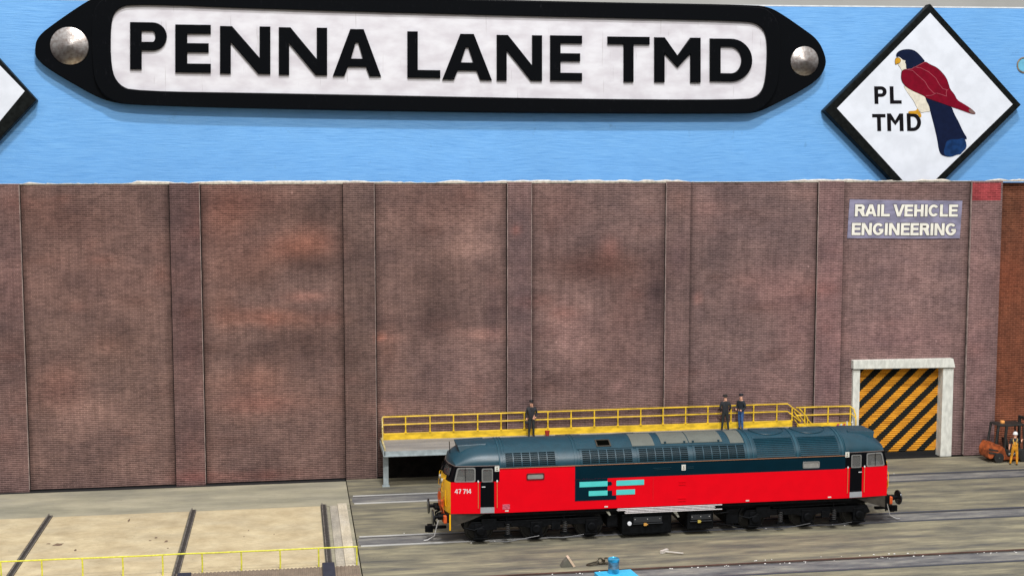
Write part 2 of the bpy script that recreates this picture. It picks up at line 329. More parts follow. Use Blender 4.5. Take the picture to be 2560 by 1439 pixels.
# stains brushed on the card: (photo x, y, radius x, radius y, multiplier rgb, amount)
ST = [(130, 540, 120, 60, (.95, .62, .52), .5), (420, 520, 60, 90, (.60, .60, .68), .55), (260, 560, 150, 60, (.95, .85, .82), .4), (250, 700, 220, 90, (1.25, .98, .9), .4),
      (230, 940, 200, 120, (1.1, 1.12, 1.05), .5), (210, 1040, 70, 60, (1.5, 1.45, 1.45), .5), (150, 960, 60, 60, (1.35, .8, .7), .5), (300, 860, 80, 60, (.72, .68, .66), .5),
      (30, 700, 50, 90, (1.3, 1.1, 1.15), .4), (30, 900, 40, 80, (.65, .6, .62), .5), (30, 1050, 40, 120, (1.1, 1.05, 1.0), .5),
      (560, 540, 70, 90, (1.55, .85, .6), .6), (640, 500, 110, 40, (1.2, .72, .58), .5), (700, 540, 120, 40, (.72, .62, .55), .5), (800, 530, 50, 80, (.6, .55, .52), .5),
      (755, 610, 80, 34, (1.9, 1.0, .62), .75), (680, 640, 80, 30, (1.35, .95, .75), .5), (780, 655, 60, 34, (.55, .5, .48), .7), (650, 690, 50, 30, (.72, .65, .62), .6), (760, 742, 50, 12, (2.3, 1.55, 1.3), .8),
      (600, 680, 80, 40, (1.25, .95, .8), .5), (650, 790, 90, 22, (1.7, 1.0, .72), .65), (760, 800, 90, 22, (1.35, .95, .75), .6), (760, 850, 90, 34, (.62, .55, .52), .7), (560, 780, 34, 60, (1.3, .9, .7), .5),
      (640, 950, 70, 34, (1.7, 1.15, .9), .6), (640, 1010, 90, 24, (1.9, 1.15, .95), .7), (760, 1000, 90, 60, (1.2, 1.08, 1.0), .5), (680, 900, 120, 30, (.75, .68, .66), .5), (560, 1130, 60, 60, (.9, .85, .9), .5),
      (620, 1190, 130, 12, (1.6, .95, .85), .6), (480, 1190, 50, 16, (1.9, 1.0, .9), .6), (480, 1130, 40, 60, (1.4, 1.05, .9), .6), (480, 600, 40, 120, (.75, .72, .8), .6), (470, 850, 30, 120, (1.15, .85, .85), .5),
      (1100, 510, 160, 60, (.98, .72, .62), .5), (1080, 620, 140, 60, (1.05, .95, .88), .4), (1180, 600, 70, 80, (1.55, 1.5, 1.42), .6), (1100, 690, 120, 34, (.72, .68, .64), .5), (1085, 760, 60, 70, (.5, .5, .52), .7),
      (1235, 780, 20, 90, (.6, .58, .72), .6), (1225, 835, 45, 16, (2.2, 1.7, 1.5), .7), (1160, 835, 40, 10, (1.7, 1.5, 1.4), .5), (950, 842, 12, 10, (2.6, 1.5, 1.1), .8), (985, 845, 34, 8, (1.8, 1.5, 1.4), .5),
      (1150, 930, 100, 80, (1.15, 1.12, 1.2), .5), (1010, 930, 60, 60, (1.25, 1.25, 1.2), .5), (970, 860, 30, 80, (1.2, .85, .7), .5), (1020, 1000, 100, 60, (1.1, 1.0, .95), .4), (1080, 840, 60, 34, (.62, .6, .64), .5),
      (890, 480, 40, 40, (1.5, 1.5, 1.5), .5), (890, 700, 40, 200, (.88, .86, .86), .5), (890, 1000, 40, 200, (1.0, .92, .86), .4), (1300, 700, 30, 160, (.85, .85, .98), .5), (1290, 575, 12, 12, (2.2, 1.2, .9), .8), (1300, 480, 30, 40, (1.25, 1.1, 1.05), .5),
      (1400, 520, 70, 60, (1.25, .95, .9), .5), (1490, 590, 120, 50, (.68, .72, .80), .65), (1525, 620, 26, 30, (2.0, 1.3, 1.1), .8), (1500, 665, 150, 44, (.72, .46, .38), .8), (1370, 620, 36, 60, (1.05, 1.0, 1.05), .5),
      (1640, 740, 30, 90, (.42, .42, .52), .8), (1570, 740, 60, 60, (1.0, .76, .70), .5), (1420, 830, 60, 90, (1.75, 1.55, 1.55), .6), (1550, 900, 100, 90, (1.12, .92, .9), .5), (1560, 800, 50, 40, (1.2, 1.0, .95), .5),
      (1548, 965, 14, 12, (2.0, 1.8, 1.8), .7), (1500, 1000, 120, 50, (.85, .8, .82), .5), (1695, 500, 30, 30, (1.3, 1.0, .85), .5), (1695, 640, 30, 60, (1.15, 1.0, 1.15), .5), (1690, 850, 30, 100, (1.2, 1.12, 1.15), .5), (1690, 1000, 30, 60, (1.1, .85, .8), .5),
      (1760, 530, 40, 60, (1.45, 1.35, 1.35), .5), (1900, 560, 160, 70, (.82, .84, .92), .5), (1790, 640, 60, 90, (.62, .66, .72), .6), (1950, 720, 110, 60, (1.45, 1.05, 1.05), .6), (1990, 830, 60, 90, (1.3, .98, 1.0), .5), (1745, 745, 12, 16, (2.0, 1.3, 1.1), .7),
      (1800, 880, 100, 70, (.92, .95, 1.0), .5), (1900, 980, 160, 70, (1.2, 1.0, 1.05), .5), (2075, 700, 34, 200, (1.15, .95, .98), .5), (2075, 960, 34, 80, (1.3, 1.05, 1.1), .5), (2075, 500, 34, 60, (.95, .85, .9), .5),
      (2260, 700, 170, 130, (1.45, 1.25, 1.25), .6), (2250, 850, 200, 60, (1.5, 1.15, 1.18), .6), (2300, 470, 160, 26, (.92, .74, .70), .5), (2130, 560, 30, 90, (.9, .9, .95), .5), (2440, 650, 34, 160, (1.3, 1.15, 1.1), .5), (2440, 1000, 34, 160, (1.3, 1.05, 1.1), .5),
      (2380, 640, 30, 60, (.8, .85, .92), .5), (2360, 860, 20, 60, (1.2, 1.1, 1.1), .5), (2530, 520, 40, 90, (.62, .8, .8), .7), (2530, 700, 50, 60, (1.5, 1.0, .8), .5), (2540, 960, 40, 120, (1.2, 1.1, 1.0), .5), (2500, 800, 20, 300, (.85, .8, .8), .4)]
rnd = random.Random(5)
for _ in range(150):   # small dabs of the same weathering
    x, y = rnd.uniform(0, 2480), rnd.uniform(470, 1190); k = rnd.choice([(1.35, 1.1, 1.0), (1.3, .9, .78), (.72, .7, .74), (.8, .66, .6), (1.2, 1.2, 1.2)])
    ST.append((x, y, rnd.uniform(14, 60), rnd.uniform(8, 26), k, rnd.uniform(.25, .6)))
STW = []
for (x, y, rx, ry, k, a) in ST:
    p = onY(x, y, 10.9); STW.append((p.x, p.z, max(rx / 53, .12), max(ry / 53, .1), k, a))
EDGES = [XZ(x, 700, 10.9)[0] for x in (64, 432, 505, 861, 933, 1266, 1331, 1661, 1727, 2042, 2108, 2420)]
def weather(x, z, edge=True):
    u = max(0, min(1, (x + 12) / 26)); c = [.93 + .12 * u, .90 + .17 * u, .88 + .25 * u]
    for (sx_, sz_, rx, rz, k, a) in STW:
        d = ((x - sx_) / rx) ** 2 + ((z - sz_) / rz) ** 2
        if d < 5:
            t = a * 1.15 * math.exp(-d)
            g_ = (k[0] + k[1] + k[2]) / 3
            for i in range(3): c[i] *= 1 + (g_ + (k[i] - g_) * .48 - 1) * t
    return c
def wcard(bm, x0, x1, y, z0, z1, lay, step=.2, edges=(1, 1), yb=None, top=None):
    """front face of a brick card as a fine grid carrying the painted weathering and darker side edges"""
    nx = max(2, int((x1 - x0) / step)); nz = max(2, int((z1 - z0) / step)); V = []
    for j in range(nz + 1):
        row = []
        for i in range(nx + 1):
            x = x0 + (x1 - x0) * i / nx; zt = z1 if top is None else z1 + top(x); z = z0 + (zt - z0) * j / nz
            row.append(bm.verts.new((x, y, z)))
        V.append(row)
    for j in range(nz):
        for i in range(nx):
            f = bm.faces.new([V[j][i], V[j][i + 1], V[j + 1][i + 1], V[j + 1][i]])
            for lp in f.loops:
                x, _, z = lp.vert.co; c = weather(x, z)
                e = 1  # colour factor, darker towards the panel's side edges
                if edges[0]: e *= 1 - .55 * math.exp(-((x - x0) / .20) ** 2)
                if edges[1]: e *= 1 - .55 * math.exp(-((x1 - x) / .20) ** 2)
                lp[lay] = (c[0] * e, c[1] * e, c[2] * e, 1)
    if yb is not None:   # side and top returns
        for (a, b) in (((x0, z0), (x0, z1)), ((x1, z0), (x1, z1)), ((x0, z1), (x1, z1)), ((x0, z0), (x1, z0))):
            f = bm.faces.new([bm.verts.new((a[0], y, a[1])), bm.verts.new((b[0], y, b[1])), bm.verts.new((b[0], yb, b[1])), bm.verts.new((a[0], yb, a[1]))])
            for lp in f.loops: lp[lay] = (.55, .5, .5, 1)
def card(name, x0, x1, y, z0, z1, m, parent, yb, edges=(1, 1), step=.2, tone=(1, 1, 1)):
    bm = B(); lay = bm.loops.layers.float_color.new('weather'); wcard(bm, x0, x1, y, z0, z1, lay, step, edges, yb)
    for f in bm.faces:
        for lp in f.loops: c_ = lp[lay]; lp[lay] = (c_[0] * tone[0], c_[1] * tone[1], c_[2] * tone[2], 1)
    return obj(name, bm, m, parent)

wall = thing('brick_wall', (-4, 10.95, 0), 'long brown weathered brick card wall with shallow pilasters behind the locomotive', 'wall')
YW, ZT = 10.95, 13.98
DX0, DX1, DZ = 13.04, 17.62, 4.6       # door opening
PIL = [(-29.4, -27.08), (-20.52, -19.18), (-12.65, -11.19), (-4.88, -3.70), (2.92, 4.15), (10.70, 12.02), (18.78, 20.45)]
bm = B(); lay = bm.loops.layers.float_color.new('weather')
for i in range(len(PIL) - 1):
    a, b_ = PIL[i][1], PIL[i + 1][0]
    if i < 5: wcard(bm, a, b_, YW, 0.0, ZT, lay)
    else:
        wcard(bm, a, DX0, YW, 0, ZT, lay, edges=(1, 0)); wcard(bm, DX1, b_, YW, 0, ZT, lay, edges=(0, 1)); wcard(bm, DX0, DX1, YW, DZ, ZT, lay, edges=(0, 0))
for q in ([(-29.4, YW + .25, 0), (-29.4, YW + .25, ZT), (20.45, YW + .25, ZT), (20.45, YW + .25, DZ), (-29.4, YW + .25, DZ)],):
    pass
box(bm, -29.4, DX0 - .01, YW + .02, YW + .3, 0, ZT - .01); box(bm, DX1 + .01, 20.44, YW + .02, YW + .3, 0, ZT - .01); box(bm, DX0 - .01, DX1 + .01, YW + .02, YW + .3, DZ, ZT - .01)
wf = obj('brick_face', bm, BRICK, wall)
rnd = random.Random(3)
for i, (a, b_) in enumerate(PIL):
    yy = YW - (.09 if i in (3, 4, 5) else .14)
    p = card('pilaster', a, b_, yy, -.12 if i < 3 else -.02, ZT + .02, BRICK, wall, YW, edges=(0, 0), step=.18, tone=[(.95, .95, 1), (.82, .82, .88), (.80, .83, .84), (.90, .92, .98), (.92, .92, .92), (1, .97, 1), (1.0, .96, .98)][i])
GAPM = mat('dark card joint', (.018, .013, .012), .9, noise=.3, spec=.1)
for i, (a, b_) in enumerate(PIL):
    for x, w_ in ((a, -.045 if i % 2 else -.03), (b_, .05 if i in (1, 2) else .03)):
        if x < -29 or x > 20.4: continue
        bm = B(); x0_, x1_ = sorted((x, x + w_)); box(bm, x0_, x1_, YW - .012, YW + .01, .02, ZT - .04); obj('joint_line', bm, GAPM, wall)
PALE = mat('pale cut card edge', srgb(170, 150, 142), .9, noise=.4, nscale=5, stretch=(1, 1, .5))
for i, (a, b_) in enumerate(PIL):
    yy = YW - (.09 if i in (3, 4, 5) else .14)
    for x in ((b_,) if i < 3 else ((a, b_) if i < 4 else (a,))):
        bm = B(); sg_ = -1 if x == a else 1; x0_, x1_ = sorted((x - sg_ * .016, x + sg_ * .004)); box(bm, x0_, x1_, yy - .004, YW - .02, .03, ZT - .02); obj('card_edge', bm, PALE, wall)
# red primer patch at the head of the last pilaster
REDP = brick_material('red primer brick card', (.28, .045, .05), weather=False, bh=.1)
px0, pz0 = XZ(2430, 501, 10.8); px1, pz1 = XZ(2503, 455, 10.8)
bm = B(); box(bm, px0, px1, YW - .155, YW - .145, pz0, pz1 - .03); setp(obj('red_patch', bm, REDP, wall), 'bright red brick patch')
# torn white card edge along the top
EDGE = mat('torn white card edge', srgb(225, 215, 200), .9, noise=.25, nscale=7)
bm = B(); rnd = random.Random(11); xs = []; x = -29.4
while x < 22.2: xs.append(x); x += rnd.uniform(.1, .35)
hs = []; h = .06
for k, x in enumerate(xs):
    h += rnd.uniform(-.05, .05); h = min(max(h, .015), .13)
    if -22 < x < -20.5: h = .15 - (x + 22) * .03
    if -19.6 < x < -17: h = max(h, .08)
    hs.append(h)
pv = None
for x, h in zip(xs, hs):
    j = rnd.uniform(-.03, .03)
    v = [bm.verts.new(p) for p in ((x, YW - .02 + j, ZT - .02), (x, YW - .05 + j, ZT + h * .6), (x, YW + .1, ZT + h), (x, YW + .3, ZT + .02))]
    if pv:
        for a in range(3): bm.faces.new([pv[a], v[a], v[a + 1], pv[a + 1]])
    pv = v
obj('torn_edge', bm, EDGE, wall)

# orange brick return wall at the right end
rw = B(); lay = rw.loops.layers.float_color.new('weather'); wcard(rw, 20.46, 30, 11.25, -.1, 13.9, lay, edges=(1, 0), yb=11.6)
setp(obj('end_wall', rw, BRICKR), 'orange brown brick card wall behind the forklift at the right end', 'wall')
# black boards that paint in the shade of the gap under the wall
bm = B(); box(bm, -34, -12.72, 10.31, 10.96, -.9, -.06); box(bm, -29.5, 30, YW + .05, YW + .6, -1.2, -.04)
obj('gap_shade', bm, mat('black gap shade', (.006, .006, .007), .8, noise=.3), wall)

# ------------------------------------------------------------------ door in the wall
door = thing('roller_door', (15.2, YW, 0), 'roller shutter with yellow and black diagonal stripes in a white concrete frame', 'door')
CONC = mat('pale concrete paint', srgb(222, 222, 212), .8, noise=.18, nscale=4, stretch=(1.5, 1, .6), bump=.4, bscale=9)
def quadprism(name, pts, y0, y1, m, parent, bevel=.006):
    bm = B(); prism(bm, pts, y0, y1); return obj(name, bm, m, parent, bevel=bevel)
quadprism('lintel', [XZ(2131, 921, 10.8), XZ(2385, 917, 10.8), XZ(2380, 895, 10.8), XZ(2131, 900, 10.8)], 10.66, 11.05, CONC, door)
quadprism('door_jamb', [(12.70, .02), (13.06, .02), (13.06, 4.56), (12.70, 4.56)], 10.78, 11.12, CONC, door)
quadprism('door_jamb', [(17.50, -.02), (18.10, -.02), (18.08, 4.53), (17.52, 4.53)], 10.76, 11.34, CONC, door)
# shutter
m = bpy.data.materials.new('hazard striped shutter'); m.use_nodes = True; t = m.node_tree; b = t.nodes['Principled BSDF']; N = t.nodes.new; L = t.links.new
g = N('ShaderNodeNewGeometry'); s = N('ShaderNodeSeparateXYZ'); L(g.outputs['Position'], s.inputs[0])
a1 = N('ShaderNodeMath'); a1.operation = 'MULTIPLY'; a1.inputs[1].default_value = .93; L(s.outputs['X'], a1.inputs[0])
a2 = N('ShaderNodeMath'); a2.operation = 'SUBTRACT'; L(a1.outputs[0], a2.inputs[0]); L(s.outputs['Z'], a2.inputs[1])
nn = N('ShaderNodeTexNoise'); nn.inputs['Scale'].default_value = 1.6; L(g.outputs['Position'], nn.inputs['Vector'])
a25 = N('ShaderNodeMath'); a25.operation = 'MULTIPLY_ADD'; a25.inputs[1].default_value = .06; L(nn.outputs[0], a25.inputs[0]); L(a2.outputs[0], a25.inputs[2])
a26 = N('ShaderNodeMath'); a26.operation = 'ADD'; a26.inputs[1].default_value = 100.13; L(a25.outputs[0], a26.inputs[0])
a3 = N('ShaderNodeMath'); a3.operation = 'MODULO'; a3.inputs[1].default_value = .925; L(a26.outputs[0], a3.inputs[0])
a4 = N('ShaderNodeMath'); a4.operation = 'GREATER_THAN'; a4.inputs[1].default_value = .50; L(a3.outputs[0], a4.inputs[0])
n3 = N('ShaderNodeTexNoise'); n3.inputs['Scale'].default_value = 2; n3.inputs['Detail'].default_value = 6; mp = N('ShaderNodeMapping'); mp.inputs['Scale'].default_value = (.6, 1, 4); L(g.outputs['Position'], mp.inputs[0]); L(mp.outputs[0], n3.inputs['Vector'])
rp = N('ShaderNodeValToRGB'); rp.color_ramp.elements[0].position = .3; rp.color_ramp.elements[0].color = (*srgb(185, 120, 25), 1); rp.color_ramp.elements[1].position = .7; rp.color_ramp.elements[1].color = (*srgb(235, 165, 45), 1); L(n3.outputs[0], rp.inputs[0])
mx = N('ShaderNodeMix'); mx.data_type = 'RGBA'; L(a4.outputs[0], mx.inputs[0]); L(rp.outputs[0], mx.inputs[6]); mx.inputs[7].default_value = (.008, .009, .008, 1)
L(mx.outputs[2], b.inputs['Base Color']); b.inputs['Roughness'].default_value = .6; b.inputs['Specular IOR Level'].default_value = .2
HAZ = m
bm = B(); z = .2; 
while z < 4.6:
    za, zb = z, min(z + .105, 4.66)
    v = [bm.verts.new(p) for p in ((12.9, 11.30, za), (17.6, 11.30, za), (17.6, 11.265, (za + zb) / 2), (12.9, 11.265, (za + zb) / 2), (17.6, 11.30, zb), (12.9, 11.30, zb))]
    bm.faces.new([v[0], v[1], v[2], v[3]]); bm.faces.new([v[3], v[2], v[4], v[5]]); z = zb
box(bm, 12.9, 17.6, 11.31, 11.38, .2, 4.66)
obj('shutter', bm, HAZ, door)
bm = B(); box(bm, 12.7, 17.6, 11.28, 11.5, -.6, .19); obj('threshold', bm, mat('black gap under door', (.008, .008, .008), .9, noise=.2), door)

# workshop name panel on the wall
sg = thing('wall_sign', (15, YW, 12), 'lavender grey panel reading RAIL VEHICLE ENGINEERING in cream capitals above the striped shutter', 'sign')
PAN = mat('lavender printed paper', srgb(140, 136, 160), .6, noise=.30, nscale=2.4, stretch=(.6, 1, 1.6), bump=.3, bscale=2)
yS = YW - .04
c = [XZ(2060 + x / 5.12, 440 + y / 5.12, yS) for x, y in ((330, 298), (1050, 310), (1772, 316), (1755, 560), (1738, 797), (1300, 800), (1000, 800), (650, 795), (298, 797), (312, 560))]
flat('panel', [c], PAN, yS + .015, .015, sg)
CREAM = mat('cream lettering', srgb(240, 236, 222), .6, noise=.12, nscale=3); DKL = mat('dark letter shading', srgb(58, 50, 62), .7, noise=.3, nscale=5)
txt = [('R', 398, 525), ('A', 527, 672), ('I', 684, 714), ('L', 732, 842), ('V', 888, 1030), ('E', 1032, 1138), ('H', 1155, 1272), ('I', 1292, 1324), ('C', 1338, 1470), ('L', 1485, 1585), ('E', 1600, 1712)]
tx2 = [('E', 357, 468), ('N', 482, 610), ('G', 625, 762), ('I', 780, 812), ('N', 832, 965), ('E', 985, 1095), ('E', 1108, 1212), ('R', 1226, 1350), ('I', 1364, 1396), ('N', 1415, 1540), ('G', 1556, 1690)]
LT = []
for row, (ya, yb) in ((txt, (365, 516)), (tx2, (603, 756))):
    for ch, xa, xb in row:
        g_ = glyph(ch, xb - xa, yb - ya, 33)
        LT.append([[(xa + a + .04 * b_ - 4, yb - b_ + .003 * (xa - 1000)) for a, b_ in c_] for c_ in g_])
def sgpx(c_, Y): return [XZ(2060 + x / 5.12, 440 + y / 5.12, Y) for x, y in c_]
def multi(name, groups, m, ymid, half, parent, offset=0, bevel=0):
    """several separate letters merged into one lettering mesh"""
    bmm = B()
    for cs in groups:
        o = flat('tmp', cs, m, ymid, half, None, bevel, offset); bmm.from_mesh(o.data); bpy.data.objects.remove(o)
    me = bpy.data.meshes.new(name); bmm.to_mesh(me); bmm.free(); me.materials.append(m)
    return link(name, me, parent)
for k, gs in enumerate(LT):   # outlines: tiny depth steps so neighbours never share a plane
    pass
for k, gs in enumerate(LT):
    flat('letter_outline', [sgpx(c_, yS) for c_ in gs[:1]], DKL, yS - .004 - .0012 * k / 10, .003, sg, 0, .03)
    flat('letter', [sgpx(c_, yS) for c_ in gs], CREAM, yS - .016, .005, sg, 0, .006)

# ------------------------------------------------------------------ blue fascia board and what hangs on it
def brushed_blue():
    m = bpy.data.materials.new('brushed sky blue paint'); m.use_nodes = True; t = m.node_tree; b = t.nodes['Principled BSDF']; N = t.nodes.new; L = t.links.new
    g = N('ShaderNodeNewGeometry')
    n0 = N('ShaderNodeTexNoise'); n0.inputs['Scale'].default_value = .12; n0.inputs['Detail'].default_value = 2; L(g.outputs['Position'], n0.inputs['Vector'])
    v1 = N('ShaderNodeVectorMath'); v1.operation = 'MULTIPLY_ADD'; v1.inputs[1].default_value = (0, 0, 1.1); L(n0.outputs['Color'], v1.inputs[0]); L(g.outputs['Position'], v1.inputs[2])
    mp = N('ShaderNodeMapping'); mp.inputs['Scale'].default_value = (.22, .1, 5.5); L(v1.outputs[0], mp.inputs[0])
    n = N('ShaderNodeTexNoise'); n.inputs['Scale'].default_value = 4; n.inputs['Detail'].default_value = 9; n.inputs['Roughness'].default_value = .72; L(mp.outputs[0], n.inputs['Vector'])
    r = N('ShaderNodeValToRGB'); e = r.color_ramp.elements; e[0].position = .30; e[0].color = (*srgb(88, 152, 214), 1); e[1].position = .70; e[1].color = (*srgb(128, 188, 242), 1)
    el = r.color_ramp.elements.new(.46); el.color = (*srgb(110, 172, 232), 1)
    L(n.outputs[0], r.inputs[0])
    n2 = N('ShaderNodeTexNoise'); n2.inputs['Scale'].default_value = .35; n2.inputs['Detail'].default_value = 3; L(g.outputs['Position'], n2.inputs['Vector'])
    r2 = N('ShaderNodeMapRange'); r2.inputs['To Min'].default_value = .90; r2.inputs['To Max'].default_value = 1.08; L(n2.outputs[0], r2.inputs['Value'])
    # worn crosshatch spots
    wv = N('ShaderNodeTexNoise'); wv.inputs['Scale'].default_value = 1.1; wv.inputs['Detail'].default_value = 8; wv.inputs['Roughness'].default_value = .8; L(g.outputs['Position'], wv.inputs['Vector'])
    r3 = N('ShaderNodeMapRange'); r3.inputs['From Min'].default_value = .62; r3.inputs['From Max'].default_value = .72; r3.inputs['To Min'].default_value = 1; r3.inputs['To Max'].default_value = .75; L(wv.outputs[0], r3.inputs['Value'])
    mm = N('ShaderNodeMath'); mm.operation = 'MULTIPLY'; L(r2.outputs[0], mm.inputs[0]); L(r3.outputs[0], mm.inputs[1])
    mx = N('ShaderNodeMix'); mx.data_type = 'RGBA'; mx.blend_type = 'MULTIPLY'; mx.inputs[0].default_value = 1; L(r.outputs[0], mx.inputs[6]); L(mm.outputs[0], mx.inputs[7])
    L(mx.outputs[2], b.inputs['Base Color']); b.inputs['Roughness'].default_value = .5
    bp = N('ShaderNodeBump'); bp.inputs['Strength'].default_value = .7; bp.inputs['Distance'].default_value = .02; L(n.outputs[0], bp.inputs['Height']); L(bp.outputs[0], b.inputs['Normal'])
    return m
YB = 13.0
bm = B(); prism(bm, [(-34, 12.6), (34, 12.6), (34, 22.93), (-34, 22.30)], YB, YB + .5)
fas = obj('fascia_board', bm, brushed_blue()); setp(fas, 'sky blue brush painted fascia board above the brick wall carrying the name boards', 'board')
bm = B(); prism(bm, [(-34, 22.305), (34, 22.935), (34, 23.0), (-34, 22.37)], YB - .01, YB + .5)
obj('top_edge', bm, mat('bare white board edge', srgb(225, 228, 230), .7, noise=.15), fas)

name = thing('nameplate', (-8, YB, 18), 'long black and white plate with pointed ends reading PENNA LANE TMD', 'sign')
out = smooth([(86, 128), (92, 92), (140, 55), (218, 2), (262, -18), (330, -24), (1000, -8), (1400, 4), (1880, 12), (1925, 18), (1960, 38), (2000, 66), (2045, 98), (2064, 138), (2066, 165), (2048, 198), (2000, 229), (1930, 265), (1895, 281), (1860, 285), (1400, 284), (1000, 279), (600, 271), (330, 263), (275, 255), (236, 240), (167, 201), (113, 168), (90, 145)], 2)
YP = 12.55
flat('back_plate', [[XZ(x, y, YP) for x, y in out]], BLKG, YP + .215, .215, name, bevel=.035)
pan = smooth([(276, 60), (290, 22), (333, 10), (700, 25), (1400, 43), (1860, 53), (1898, 60), (1920, 90), (1916, 205), (1898, 240), (1860, 250), (1400, 247), (700, 233), (335, 228), (296, 212), (277, 172)], 2)
# keep the long sides straight
ring = smooth([(228, 60), (240, 8), (285, -16), (330, -22), (1000, -6), (1400, 6), (1880, 14), (1928, 26), (1952, 70), (1949, 200), (1930, 250), (1890, 279), (1860, 283), (1400, 282), (1000, 277), (600, 269), (330, 261), (272, 250), (240, 215), (231, 170)], 2)
flat('raised_rim', [[XZ(x, y, YP - .17) for x, y in ring], [XZ(x, y, YP - .17) for x, y in pan]], BLKG, YP - .085, .085, name, bevel=.03)
PANEL = mat('white enamel panel', srgb(226, 224, 228), .45, noise=.10, nscale=1.6, stretch=(.5, 1, 1), bump=.1, bscale=4, col2=srgb(208, 203, 208))
panel_wear(PANEL)
flat('white_panel', [[XZ(x, y, YP) for x, y in pan]], PANEL, YP - .005, .01, name)
for ch, x0, x1, y0, y1, s in [('P', 325, 417, 56, 174, 29), ('E', 438, 527, 62, 182, 30), ('N', 550, 676, 66, 185, 27), ('N', 697, 818, 69, 188, 26), ('A', 832, 953, 73, 191, 27),
                              ('L', 1018.6, 1101, 79, 195, 26), ('A', 1106, 1230, 85, 200, 27), ('N', 1242, 1355.5, 88, 202, 25), ('E', 1375.6, 1455.6, 89, 202, 26), ('T', 1519, 1624.5, 92, 205, 25), ('M', 1636, 1752, 94, 206, 26), ('D', 1775, 1881, 97, 204, 27)]:
    flat('letter', letter_px(ch, x0, x1, y0, y1, s, YP - .13, .012), BLKG, YP - .075, .068, name, bevel=.028)
# domed metal fixing discs
DOME = mat('brushed metal disc', (.56, .52, .49), .30, 1, noise=.4, nscale=6, col2=(.36, .30, .27), bump=.3, bscale=14)
for (x, y, r_, lab) in ((174, 115, 45, None), (2011, 153, 38.5, None)):
    p = onY(x, y, YP); rr = r_ / 52
    bm = B(); lathe(bm, [(rr, 0), (rr, -.03), (rr * .96, -.05), (rr * .6, -.12), (rr * .25, -.18), (.01, -.22)], (p.x, YP, p.z), 'y', 40)
    obj('fixing_disc', bm, DOME, name, smooth=60)

# shed code diamonds
WFACE = mat('white printed face', srgb(226, 230, 238), .5, noise=.07, nscale=1.5, bump=.12, bscale=6)
BLKW = mat('black painted batten', (.007, .0085, .008), .45, spec=.1, noise=.5, nscale=5, bump=.35, bscale=7)
YD = 12.45
def diamond(name_, outer, inner, label, loc):
    d = thing(name_, loc, label, 'sign', 'diamond boards on the blue fascia')
    flat('board', [[XZ(x, y, YD) for x, y in outer]], BLKW, YD + .27, .27, d, bevel=.04)
    flat('face_sheet', [[XZ(x, y, YD) for x, y in inner]], WFACE, YD - .015, .012, d)
    return d
dia = diamond('diamond_sign', [(2326, 10), (2553, 262), (2294, 516), (2062, 276)], [(2325, 33), (2531, 261), (2294, 492), (2092, 271)], 'white diamond board with a crimson and navy bird and the letters PL TMD', (17, YB, 18))
diamond('diamond_sign', [(-140, -5), (91, 250), (-145, 500), (-385, 250)], [(-140, 20), (62, 228), (-145, 478), (-360, 250)], 'white diamond board with black rim cut off by the frame, beside the long nameplate', (-31, YB, 18))
def bird(name_, pts, m, lev, it=1):
    c_ = [(2200 + x / 4.497, 100 + y / 4.497) for x, y in smooth(pts, it)]
    return flat(name_, [[XZ(x, y, YD) for x, y in c_]], m, YD - .032 - lev * .004, .0018, dia)
def pm(n_, c_, **k): return mat(n_, srgb(*c_), .5, noise=k.get('noise', .15), nscale=4, spec=.1)
OUT = pm('bird outline', (40, 25, 20)); NAVY = pm('bird navy', (16, 26, 54)); CRIM = pm('bird crimson', (122, 8, 34)); CRE = pm('bird cream', (226, 218, 200)); GOLD = pm('bird gold', (204, 150, 40)); MBL = pm('bird blue', (22, 54, 100), noise=.35); PINK = pm('wing line', (172, 80, 92)); GREYT = pm('wing tip', (120, 95, 90))
head = [(178, 195), (175, 165), (200, 130), (250, 110), (310, 104), (370, 112), (420, 145), (470, 200), (507, 245), (450, 272), (400, 302), (355, 327), (290, 332), (288, 270), (275, 255), (285, 232), (255, 228), (225, 200), (205, 188)]
face = [(200, 185), (225, 195), (262, 225), (288, 232), (280, 258), (292, 285), (295, 334), (265, 340), (243, 357), (230, 320), (205, 285), (190, 265), (200, 240)]
beak = [(165, 240), (170, 215), (185, 200), (210, 205), (228, 225), (222, 250), (203, 267), (186, 264), (180, 280), (168, 272)]
body = [(240, 355), (265, 335), (290, 330), (355, 325), (400, 300), (450, 270), (505, 243), (560, 280), (630, 310), (690, 365), (740, 430), (765, 500), (780, 555), (830, 610), (860, 675), (930, 715), (1010, 765), (1067, 815), (1062, 834), (1010, 827), (900, 785), (800, 752), (700, 715), (600, 680), (510, 650), (500, 632), (440, 605), (360, 570), (300, 535), (255, 490), (235, 440), (235, 395)]
breast = [(258, 515), (300, 530), (360, 565), (440, 600), (505, 630), (515, 665), (550, 740), (565, 805), (500, 808), (460, 820), (430, 790), (400, 740), (380, 690), (340, 640), (300, 585)]
tail = [(505, 645), (600, 675), (700, 705), (800, 745), (830, 830), (880, 920), (930, 1030), (982, 1112), (940, 1120), (965, 1150), (970, 1215), (920, 1260), (905, 1285), (860, 1290), (800, 1315), (740, 1312), (680, 1290), (655, 1230), (640, 1120), (600, 950), (560, 800), (545, 735), (518, 690)]
def rrect(pts, rad=.06, n=5):
    o = []; N_ = len(pts)
    for i in range(N_):
        p, a, b_ = Vector(pts[i]), Vector(pts[i - 1]), Vector(pts[(i + 1) % N_])
        u, v = (a - p).normalized(), (b_ - p).normalized()
        p0, p1 = p + u * rad, p + v * rad
        for k in range(n + 1):
            t = k / n; q = p0 * (1 - t) ** 2 + p * 2 * t * (1 - t) + p1 * t * t; o.append((q.x, q.y))
    return o
